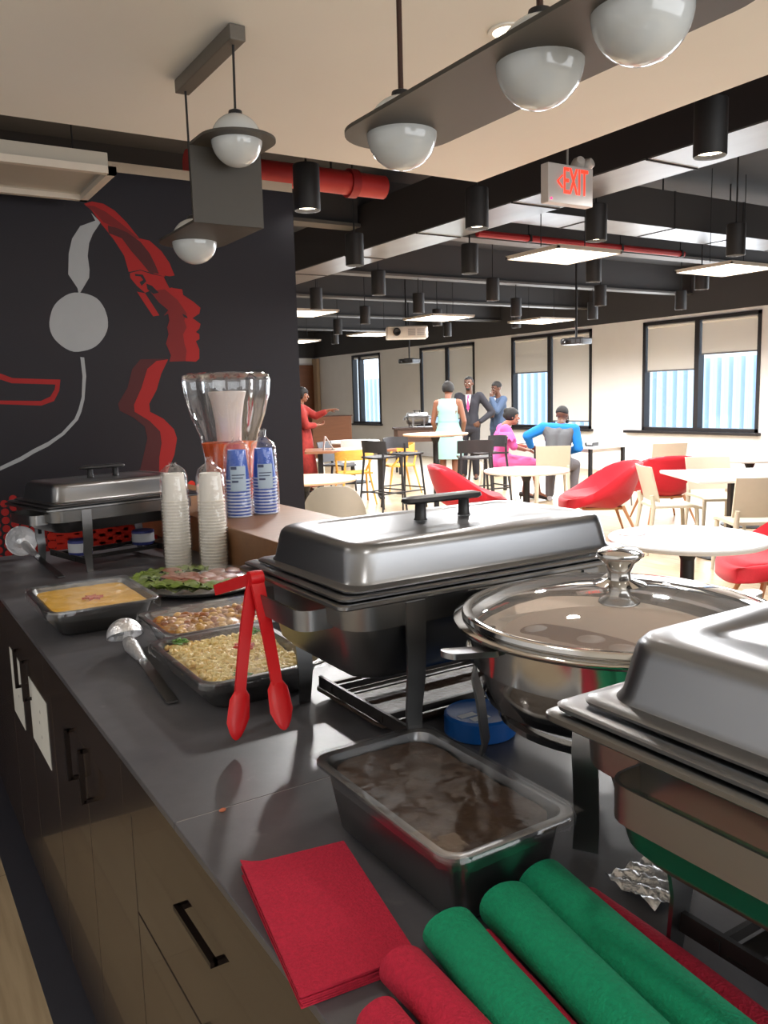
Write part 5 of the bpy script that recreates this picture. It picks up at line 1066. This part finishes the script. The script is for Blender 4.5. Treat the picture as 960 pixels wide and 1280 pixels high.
def head_geo(bm, c, f, u, s=1.0, female=False):
    """skull, jaw, nose, brow, ears, lips around centre c looking along f"""
    c = Vector(c); f = Vector(f).normalized(); u = Vector(u); u = (u-f*u.dot(f)).normalized(); r = f.cross(u)
    P = lambda a, b, z: c+f*a*s+r*b*s+u*z*s
    B = Matrix((r, f, u)).transposed().to_4x4()
    ball(bm, P(-0.012, 0, 0.028), 0.093*s, (0.84, 1.03, 0.98), 20, 14, 0, B)
    ball(bm, P(0.012, 0, -0.035), 0.070*s, (0.88, 1.0, 1.10), 18, 12, 0, B)
    ball(bm, P(0.052, 0, -0.088), 0.026*s, (1.1, 0.9, 0.8), 12, 8, 0, B)
    cap(bm, P(0.083, 0, 0.012), P(0.104, 0, -0.026), 0.010*s, 0.013*s)
    for b in (-1, 1):
        ball(bm, P(0.098, b*0.011, -0.030), 0.009*s)
        cap(bm, P(0.078, b*0.012, 0.030), P(0.066, b*0.046, 0.030), 0.011*s, 0.011*s)
        ball(bm, P(0.062, b*0.042, -0.022), 0.020*s)
        ball(bm, P(-0.008, b*0.080, -0.006), 0.024*s, (0.32, 0.62, 1.15), 12, 8, 0, B)
    cap(bm, P(0.082, -0.019, -0.056), P(0.082, 0.019, -0.056), 0.008*s, 0.008*s)
    cap(bm, P(0.079, -0.016, -0.068), P(0.079, 0.016, -0.068), 0.008*s, 0.008*s)
    return P, B
def face_parts(P, B, parent, lipc, s=1.0):
    for b in (-1, 1):
        bm = BM(); ball(bm, P(0.0805, b*0.033, 0.008), 0.0105*s, (1.25, 0.55, 0.75), 12, 8, 0, B)
        e = finish(bm, 'eye', mat('eye_white', (236, 232, 226), 0.3), parent)
        bm = BM(); ball(bm, P(0.0865, b*0.033, 0.008), 0.0052*s, (1, 0.5, 1), 10, 6, 0, B)
        finish(bm, 'pupil', mat('dark_pupil', (24, 16, 12), 0.2), e)
        bm = BM(); cap(bm, P(0.090, b*0.018, 0.036), P(0.078, b*0.046, 0.037), 0.0042*s, 0.003*s)
        finish(bm, 'eyebrow', mat('black_hair', (20, 17, 17), 0.7), parent)
    bm = BM(); cap(bm, P(0.0895, -0.016, -0.058), P(0.0895, 0.016, -0.058), 0.0045*s, 0.0045*s); cap(bm, P(0.087, -0.013, -0.067), P(0.087, 0.013, -0.067), 0.0050*s, 0.0050*s)
    finish(bm, 'lips', mat(*lipc), parent)
def hair_cap(bm, P, B, s=1.0, vol=0.012, low=-0.03, front=0.050):
    g = ball(bm, P(-0.014, 0, 0.032), (0.093+vol)*s, (0.86, 1.03, 1.0), 26, 18, 0, B)
    c = P(0, 0, 0); f = (P(1, 0, 0)-c).normalized(); u = (P(0, 0, 1)-c).normalized()
    for v in g:
        if ((v.co-c).dot(u) < low*s) or ((v.co-c).dot(f) > 0.030*s and (v.co-c).dot(u) < front*s): v.co = c+(v.co-c)*0.72
SK1 = ('skin_deep_brown', (92, 58, 42), 0.55); SK2 = ('skin_brown', (128, 82, 60), 0.55); SK3 = ('skin_warm_brown', (150, 98, 74), 0.55)
LIP = ('lip_brown', (120, 62, 56), 0.5); HAIR = mat('black_hair', (20, 17, 17), 0.7)
def ell(cx, cy, z, rx, ry, n=28): return [(cx+rx*math.cos(2*PI*i/n), cy+ry*math.sin(2*PI*i/n), z) for i in range(n)]

def body_core(bm, H, J, female=False, bulk=1.0):
    """J: joints; builds trunk, neck, limbs (one union)"""
    k = bulk
    pel, che, nk = Vector(J['pelvis']), Vector(J['chest']), Vector(J['neck'])
    hx = (Vector(J['hipR'])-Vector(J['hipL'])).normalized(); sxv = (Vector(J['shR'])-Vector(J['shL'])).normalized()
    for s in (-1, 1):
        cap(bm, pel+hx*0.060*s, pel.lerp(che, 0.45)+hx*0.052*s, (0.115 if female else 0.105)*k, 0.092*k)
        cap(bm, pel.lerp(che, 0.45)+hx*0.052*s, che+sxv*0.070*s, 0.092*k, 0.105*k)
        cap(bm, che+sxv*0.070*s, Vector(J['shR' if s > 0 else 'shL'])-sxv*0.03*s, 0.100*k, 0.062*k)
    cap(bm, che, nk, 0.085*k, 0.055); cap(bm, nk, Vector(J['head'])-Vector((0, 0, 0.04)), 0.055, 0.050)
    for sd in ('L', 'R'):
        chain(bm, [J['sh'+sd], J['el'+sd], J['wr'+sd]], [0.055*k, 0.041*k, 0.027])
        chain(bm, [J['hip'+sd], J['kn'+sd], J['an'+sd]], [0.090*k, 0.056*k, 0.038])
        cap(bm, Vector(J['kn'+sd]).lerp(Vector(J['an'+sd]), 0.15)+Vector(J.get('calf', (0, 0, 0))), Vector(J['kn'+sd]).lerp(Vector(J['an'+sd]), 0.55), 0.056*k, 0.042*k)
        cap(bm, J['an'+sd], J['toe'+sd], 0.034, 0.026)
def shoes(J, parent, m, heel=0.0):
    for sd in ('L', 'R'):
        bm = BM(); a, b = Vector(J['an'+sd]), Vector(J['toe'+sd]); d = b-a; d.z = 0; d.normalize()
        g = Vector((a.x, a.y, min(b.z, a.z)-0.0)); zz = b.z-0.028
        rings = []
        for q, w, h in ((-0.075, 0.018, 0.03), (-0.065, 0.032, 0.06), (-0.02, 0.036, 0.075), (0.05, 0.042, 0.06), (0.12, 0.048, 0.045), (0.165, 0.042, 0.036), (0.19, 0.022, 0.026)):
            c = a+d*q; s = d.cross(Vector((0, 0, 1))); hz = heel*max(0, (0.10-q)/0.175)
            rings.append([Vector((c.x, c.y, zz+hz+h/2+0.002))+s*w*math.cos(2*PI*i/14)+Vector((0, 0, h/2*math.sin(2*PI*i/14))) for i in range(14)])
        ringloft(bm, rings)
        if heel: cap(bm, a-d*0.05+Vector((0, 0, zz+heel+0.01-a.z)), a-d*0.055+Vector((0, 0, zz+0.008-a.z)), 0.014, 0.008)
        finish(bm, 'shoe', m, parent, 60)
def standing(H, **kw):
    k = H/1.75
    J = dict(pelvis=(0, 0, 0.96*k), chest=(0, -0.01, 1.30*k), neck=(0, -0.015, 1.475*k), head=(0, 0.015, 1.625*k), shL=(-0.185*k, -0.01, 1.42*k), shR=(0.185*k, -0.01, 1.42*k),
             elL=(-0.235*k, -0.03, 1.12*k), elR=(0.235*k, -0.03, 1.12*k), wrL=(-0.235*k, 0.05, 0.87*k), wrR=(0.235*k, 0.05, 0.87*k), hipL=(-0.09*k, 0, 0.93*k), hipR=(0.09*k, 0, 0.93*k),
             knL=(-0.10*k, 0.015, 0.50*k), knR=(0.10*k, 0.015, 0.50*k), anL=(-0.105*k, -0.03, 0.085), anR=(0.105*k, -0.03, 0.085), toeL=(-0.12*k, 0.13, 0.03), toeR=(0.12*k, 0.13, 0.03))
    J.update(kw); return J
def handdir(J, sd):
    return Vector(J['wr'+sd])-Vector(J['el'+sd])
def sleeves(bm, J, r, upto=1.0):
    for sd in ('L', 'R'):
        e = Vector(J['el'+sd]); w = Vector(J['wr'+sd]); chain(bm, [J['sh'+sd], e, e.lerp(w, upto)], [r, r*0.84, r*0.66])
def torso_shell(bm, J, k=1.0, hem=None, female=False):
    pel, che, nk = Vector(J['pelvis']), Vector(J['chest']), Vector(J['neck'])
    hx = (Vector(J['hipR'])-Vector(J['hipL'])).normalized(); sxv = (Vector(J['shR'])-Vector(J['shL'])).normalized()
    for s in (-1, 1):
        a = pel+hx*0.065*s+Vector((0, 0, -0.02)); m_ = pel.lerp(che, 0.45)+hx*0.056*s
        cap(bm, a, m_, 0.122*k, 0.104*k); cap(bm, m_, che+sxv*0.073*s, 0.104*k, 0.116*k); cap(bm, che+sxv*0.073*s, Vector(J['shR' if s > 0 else 'shL'])-sxv*0.025*s, 0.112*k, 0.072*k)
    cap(bm, che+Vector((0, 0, 0.05)), nk-Vector((0, 0, 0.035)), 0.09*k, 0.062*k)
def trousers(bm, J, k=1.0):
    for sd in ('L', 'R'):
        chain(bm, [J['hip'+sd], J['kn'+sd], Vector(J['an'+sd])+Vector((0, 0, 0.01))], [0.104*k, 0.078*k, 0.060*k])
    cap(bm, J['hipL'], J['hipR'], 0.112*k, 0.112*k); cap(bm, J['pelvis'], Vector(J['pelvis']).lerp(Vector(J['chest']), 0.2), 0.115*k, 0.11*k)

# --- woman in a mint dress, seen from behind (front = +y)
t = thing('person', 'woman standing in a pale mint sleeveless dress, seen from behind', 'person', (7.90, 10.68, 0), face(0.75, 0.66))
J = standing(1.70, wrL=(-0.20, 0.12, 0.86), elL=(-0.245, -0.02, 1.08), wrR=(0.20, 0.13, 0.88), elR=(0.255, -0.02, 1.09), head=(0.0, 0.03, 1.58))
bm = BM(); body_core(bm, 1.7, J, True); P, B = head_geo(bm, J['head'], (0.1, 1, -0.15), (0, 0, 1))
hand(bm, J['wrL'], handdir(J, 'L'), (1, 0.2, 0), -1, 0.5, 0.95); hand(bm, J['wrR'], handdir(J, 'R'), (-1, 0.2, 0), 1, 0.5, 0.95)
b = remesh(bm, 'body', mat(*SK2), t, 0.0075, 3); face_parts(P, B, t, LIP)
bm = BM(); hair_cap(bm, P, B, 1, 0.018, -0.05); ball(bm, P(-0.06, 0, 0.08), 0.062); remesh(bm, 'hair', HAIR, t, 0.010, 3)
MINT = mat('mint_dress', (150, 198, 190), 0.8, noise=0.06, nscale=12)
bm = BM(); R = []
for z, rx, ry, cy in ((0.50, 0.225, 0.17, 0.0), (0.62, 0.235, 0.175, 0.0), (0.80, 0.225, 0.170, 0.0), (0.92, 0.212, 0.158, 0.0), (1.02, 0.178, 0.138, 0.0), (1.12, 0.158, 0.124, 0.0), (1.24, 0.172, 0.132, -0.005), (1.32, 0.182, 0.132, -0.01), (1.40, 0.165, 0.098, -0.012), (1.445, 0.118, 0.078, -0.012)):
    R.append([(x*(1+0.02*math.sin(5*math.atan2(y, x))*(1 if z < 0.8 else 0)), y, zz) for x, y, zz in ell(0, cy, z, rx, ry)])
ringloft(bm, R, False, False); finish(bm, 'dress', MINT, t, 80)
bm = BM(); ringloft(bm, [ell(0, 0, 1.07, 0.168, 0.132), ell(0, 0, 1.10, 0.163, 0.128)], False, False); finish(bm, 'waist_band', mat('mint_band', (132, 184, 176), 0.7), t, 80)
shoes(J, t, mat('dark_shoe', (36, 26, 26), 0.4), 0.05)
SUIT = mat('black_suit', (34, 33, 42), 0.8); SHIRT = mat('pink_white_shirt', (232, 208, 214), 0.7); TIE = mat('magenta_tie', (176, 44, 110), 0.5)
def lapels(t, J, shirt, tie, yy=0.118):
    c = Vector(J['chest']); bm = BM(); rings = []
    V = lambda x, z, y: Vector((c.x+x, c.y+y, z))
    z0, z1 = c.z-0.16, c.z+0.15
    pts = [V(-0.050, z1, yy-0.038), V(0.050, z1, yy-0.038), V(0.036, c.z+0.02, yy+0.004), V(0.0, z0, yy+0.006), V(-0.036, c.z+0.02, yy+0.004)]
    ringloft(bm, [pts, [p+Vector((0, 0.008, 0)) for p in pts]]); finish(bm, 'shirt_front', shirt, t, 0)
    bm = BM(); pts = [V(-0.014, z1-0.01, yy-0.024), V(0.014, z1-0.01, yy-0.024), V(0.024, z0+0.07, yy+0.017), V(0, z0+0.025, yy+0.017), V(-0.024, z0+0.07, yy+0.017)]
    ringloft(bm, [pts, [p+Vector((0, 0.006, 0)) for p in pts]]); finish(bm, 'tie', tie, t, 0)
# --- man in a dark suit, hand on hip, facing us
t = thing('person', 'man in a dark suit with a pink tie, one hand on his hip', 'person', (9.15, 11.75, 0), face(-0.72, -0.69))
J = standing(1.82, elR=(0.27, -0.03, 1.19), wrR=(0.25, 0.05, 0.93), elL=(-0.40, -0.06, 1.18), wrL=(-0.20, 0.09, 1.02), head=(0, 0.02, 1.69))
bm = BM(); body_core(bm, 1.82, J, bulk=0.98); P, B = head_geo(bm, J['head'], (0.15, 1, -0.05), (0, 0, 1))
hand(bm, J['wrR'], handdir(J, 'R'), (-1, 0.2, 0), 1, 0.5); hand(bm, J['wrL'], (0.7, 0.2, -0.5), (0.4, -0.9, 0), 1, 0.5)
remesh(bm, 'body', mat(*SK1), t, 0.0075, 3); face_parts(P, B, t, LIP)
bm = BM(); hair_cap(bm, P, B, 1, 0.004, 0.0, 0.075); remesh(bm, 'hair', HAIR, t, 0.009, 2)
bm = BM(); ball(bm, P(0.050, 0, -0.082), 0.040, (1.1, 0.8, 0.8), 14, 10, 0, B); remesh(bm, 'beard', HAIR, t, 0.009, 2)
bm = BM(); torso_shell(bm, J, 1.0); sleeves(bm, J, 0.072, 0.93); cap(bm, (-0.07, 0, 0.90), (0.07, 0, 0.90), 0.125, 0.125); remesh(bm, 'jacket', SUIT, t, 0.011, 4); lapels(t, J, SHIRT, TIE)
bm = BM(); trousers(bm, J); remesh(bm, 'trousers', mat('black_trousers', (28, 27, 34), 0.8), t, 0.012, 4); shoes(J, t, mat('black_shoe', (20, 19, 20), 0.3))
# --- man in a blue grey suit, hand at his face, looking left
t = thing('person', 'man in a blue grey suit raising a hand to his face', 'person', (9.95, 11.92, 0), face(-0.90, 0.15))
J = standing(1.72, elL=(-0.22, 0.16, 1.19), wrL=(-0.09, 0.19, 1.43), elR=(0.23, 0.04, 1.12), wrR=(0.02, 0.19, 1.10), head=(0, 0.03, 1.60))
bm = BM(); body_core(bm, 1.72, J); P, B = head_geo(bm, J['head'], (0, 1, -0.2), (0, 0, 1))
hand(bm, J['wrL'], (0.25, -0.15, 1), (0.3, -1, 0), -1, 0.7); hand(bm, J['wrR'], (-1, 0.1, 0.1), (0, -1, 0), 1, 0.5)
remesh(bm, 'body', mat(*SK1), t, 0.0075, 3); face_parts(P, B, t, LIP)
bm = BM(); hair_cap(bm, P, B, 1, 0.006, 0.0, 0.065); remesh(bm, 'hair', HAIR, t, 0.009, 2)
BSUIT = mat('blue_grey_suit', (66, 84, 112), 0.8)
bm = BM(); torso_shell(bm, J, 1.0); sleeves(bm, J, 0.072, 0.93); cap(bm, (-0.07, 0, 0.86), (0.07, 0, 0.86), 0.125, 0.125); remesh(bm, 'jacket', BSUIT, t, 0.011, 4); lapels(t, J, mat('white_shirt', (230, 232, 236), 0.7), mat('dark_tie', (40, 44, 60), 0.5))
bm = BM(); trousers(bm, J); remesh(bm, 'trousers', mat('blue_grey_trousers', (58, 74, 100), 0.8), t, 0.012, 4); shoes(J, t, mat('black_shoe', (20, 19, 20), 0.3))
# --- seated figures
def seated(**kw):
    J = dict(pelvis=(0, -0.03, 0.57), chest=(0, 0.02, 0.90), neck=(0, 0.05, 1.06), head=(0, 0.11, 1.19), shL=(-0.175, 0.03, 1.00), shR=(0.175, 0.03, 1.00), elL=(-0.25, 0.13, 0.78), elR=(0.25, 0.13, 0.78), wrL=(-0.15, 0.36, 0.79), wrR=(0.15, 0.36, 0.79),
             hipL=(-0.09, 0.0, 0.555), hipR=(0.09, 0.0, 0.555), knL=(-0.12, 0.42, 0.52), knR=(0.12, 0.42, 0.52), anL=(-0.12, 0.40, 0.09), anR=(0.12, 0.40, 0.09), toeL=(-0.13, 0.55, 0.03), toeR=(0.13, 0.55, 0.03))
    J.update(kw); return J
t = thing('person', 'seated woman in a pink ruffled top leaning toward the table', 'person', (7.60, 9.03, 0), RIGHT)
J = seated(anL=(-0.10, 0.33, 0.10), anR=(0.08, 0.50, 0.10), toeL=(-0.11, 0.47, 0.03), toeR=(0.09, 0.64, 0.03), head=(0.0, 0.15, 1.175), wrL=(-0.04, 0.34, 0.76), wrR=(0.14, 0.30, 0.72))
bm = BM(); body_core(bm, 1.65, J, True, 0.95); P, B = head_geo(bm, J['head'], (0.0, 1, -0.05), (0, 0, 1), 0.97)
hand(bm, J['wrL'], (0.3, 1, 0), (0, 0, -1), 1, 0.4, 0.9); hand(bm, J['wrR'], (-0.3, 1, -0.1), (0, 0, -1), -1, 0.4, 0.9)
remesh(bm, 'body', mat(*SK3), t, 0.0075, 3); face_parts(P, B, t, ('lip_rose', (150, 66, 72), 0.5), 0.97)
bm = BM(); hair_cap(bm, P, B, 0.97, 0.014, -0.05); ball(bm, P(-0.085, 0, 0.085), 0.045); ball(bm, P(-0.10, 0, 0.02), 0.04); remesh(bm, 'hair', HAIR, t, 0.010, 3)
PINK = mat('pink_fabric', (205, 84, 146), 0.85, noise=0.08, nscale=14)
bm = BM(); torso_shell(bm, J, 0.93); sleeves(bm, J, 0.070, -0.0)
for sd, s in (('L', -1), ('R', 1)): cap(bm, J['sh'+sd], Vector(J['sh'+sd]).lerp(Vector(J['el'+sd]), 0.7), 0.085, 0.078)
remesh(bm, 'top', PINK, t, 0.011, 3)
for sd, s in (('L', -1), ('R', 1)):
    bm = BM(); c = Vector(J['sh'+sd])+Vector((s*0.03, 0, -0.02)); R = []
    for k in range(3):
        R.append([(c.x+s*0.02*k+(0.085+0.02*k)*math.cos(2*PI*i/36)*0.9, c.y+(0.085+0.022*k)*math.sin(2*PI*i/36), c.z-0.055*k+0.012*k*math.sin(9*2*PI*i/36)) for i in range(36)])
    ringloft(bm, R, True, False); finish(bm, 'ruffle', PINK, t, 80)
bm = BM(); cap(bm, (0, -0.02, 0.57), (0, 0.05, 0.56), 0.135, 0.13)
for sd in ('L', 'R'): cap(bm, J['hip'+sd], Vector(J['kn'+sd]), 0.112, 0.080)
cap(bm, (0, 0.10, 0.55), (0, 0.40, 0.52), 0.10, 0.085); remesh(bm, 'skirt', mat('pink_skirt', (206, 96, 150), 0.85), t, 0.011, 4)
shoes(J, t, mat('dark_shoe', (36, 26, 26), 0.4), 0.05)
# --- seated man
t = thing('person', 'seated man in a grey vest with bright blue sleeves, seen from behind', 'person', (7.88, 8.22, 0), face(0.72, 0.69))
J = seated(elL=(-0.40, 0.02, 0.93), wrL=(-0.36, 0.17, 0.78), elR=(0.28, 0.02, 0.76), wrR=(0.16, 0.22, 0.70), head=(0.06, 0.16, 1.19), chest=(0.02, 0.03, 0.92), neck=(0.04, 0.07, 1.08), shL=(-0.185, 0.03, 1.03), shR=(0.22, 0.05, 1.00),
           knR=(0.22, 0.38, 0.50), anR=(0.20, 0.20, 0.09), toeR=(0.24, 0.34, 0.03), knL=(-0.10, 0.44, 0.52))
bm = BM(); body_core(bm, 1.78, J); P, B = head_geo(bm, J['head'], (0.45, 1, -0.35), (0, 0, 1))
hand(bm, J['wrL'], (0.3, 1, -0.1), (0, 0, -1), 1, 0.4); hand(bm, J['wrR'], (-0.4, 1, -0.1), (0, 0, -1), -1, 0.4)
remesh(bm, 'body', mat(*SK1), t, 0.0075, 3); face_parts(P, B, t, LIP)
bm = BM(); hair_cap(bm, P, B, 1, 0.005, 0.0, 0.06); remesh(bm, 'hair', HAIR, t, 0.009, 2)
bm = BM(); sleeves(bm, J, 0.074, 0.95); 
for sd in ('L', 'R'): ball(bm, J['sh'+sd], 0.078)
cap(bm, J['shL'], J['shR'], 0.075, 0.075); remesh(bm, 'blue_shirt', mat('bright_blue_knit', (18, 118, 200), 0.85), t, 0.011, 3)
bm = BM(); torso_shell(bm, J, 1.05); remesh(bm, 'vest', mat('grey_vest', (92, 94, 98), 0.6, noise=0.1, nscale=10), t, 0.011, 4)
bm = BM(); trousers(bm, J, 1.02); remesh(bm, 'trousers', mat('grey_trousers', (104, 100, 104), 0.8), t, 0.012, 4); shoes(J, t, mat('white_trainer', (200, 200, 204), 0.5))
bm = BM(); tube(bm, [tuple(P(0.0, 0.080, 0.02)), tuple(P(0.085, 0.060, -0.045))], 0.005, 8); ball(bm, P(0.088, 0.040, -0.06), 0.034, (0.9, 0.5, 0.8), 12, 8, 0, B); finish(bm, 'dark_mask', BLACKP, t)
# --- woman in red at the mural wall edge, pointing
t = thing('person', 'woman in a long red dress pointing, half hidden by the mural wall', 'person', (6.02, 12.10, 0), RIGHT)
J = standing(1.68, elL=(-0.16, 0.22, 1.22), wrL=(-0.10, 0.44, 1.31), elR=(0.24, 0.10, 1.08), wrR=(0.10, 0.26, 1.08), head=(0, 0.03, 1.56))
bm = BM(); body_core(bm, 1.68, J, True); P, B = head_geo(bm, J['head'], (0, 1, -0.05), (0, 0, 1), 0.97)
hand(bm, J['wrL'], (0.05, 1, 0.12), (0.3, 0, -1), 1, 0.12, 0.95); hand(bm, J['wrR'], (-0.5, 0.8, 0.1), (0, 0, 1), -1, 0.5, 0.95)
remesh(bm, 'body', mat(*SK2), t, 0.0075, 3); face_parts(P, B, t, LIP, 0.97)
bm = BM(); hair_cap(bm, P, B, 0.97, 0.02, -0.09); cap(bm, P(-0.07, 0, 0), P(-0.06, 0, -0.20), 0.07, 0.05); remesh(bm, 'hair', HAIR, t, 0.011, 3)
RD = mat('red_print_dress', (140, 36, 30), 0.85, noise=0.5, nscale=22)
bm = BM(); torso_shell(bm, J, 1.0); sleeves(bm, J, 0.074, 0.7); remesh(bm, 'bodice', RD, t, 0.011, 3)
bm = BM(); R = [[(x*(1+0.05*math.sin(6*math.atan2(y, x))), y*(1+0.05*math.sin(6*math.atan2(y, x)+1)), zz) for x, y, zz in ell(0, 0, z, rx, ry, 36)] for z, rx, ry in ((0.10, 0.30, 0.26), (0.40, 0.27, 0.23), (0.70, 0.235, 0.19), (0.92, 0.205, 0.165), (1.02, 0.175, 0.145))]
ringloft(bm, R, False, False); finish(bm, 'long_skirt', RD, t, 80); shoes(J, t, mat('dark_shoe', (36, 26, 26), 0.4))
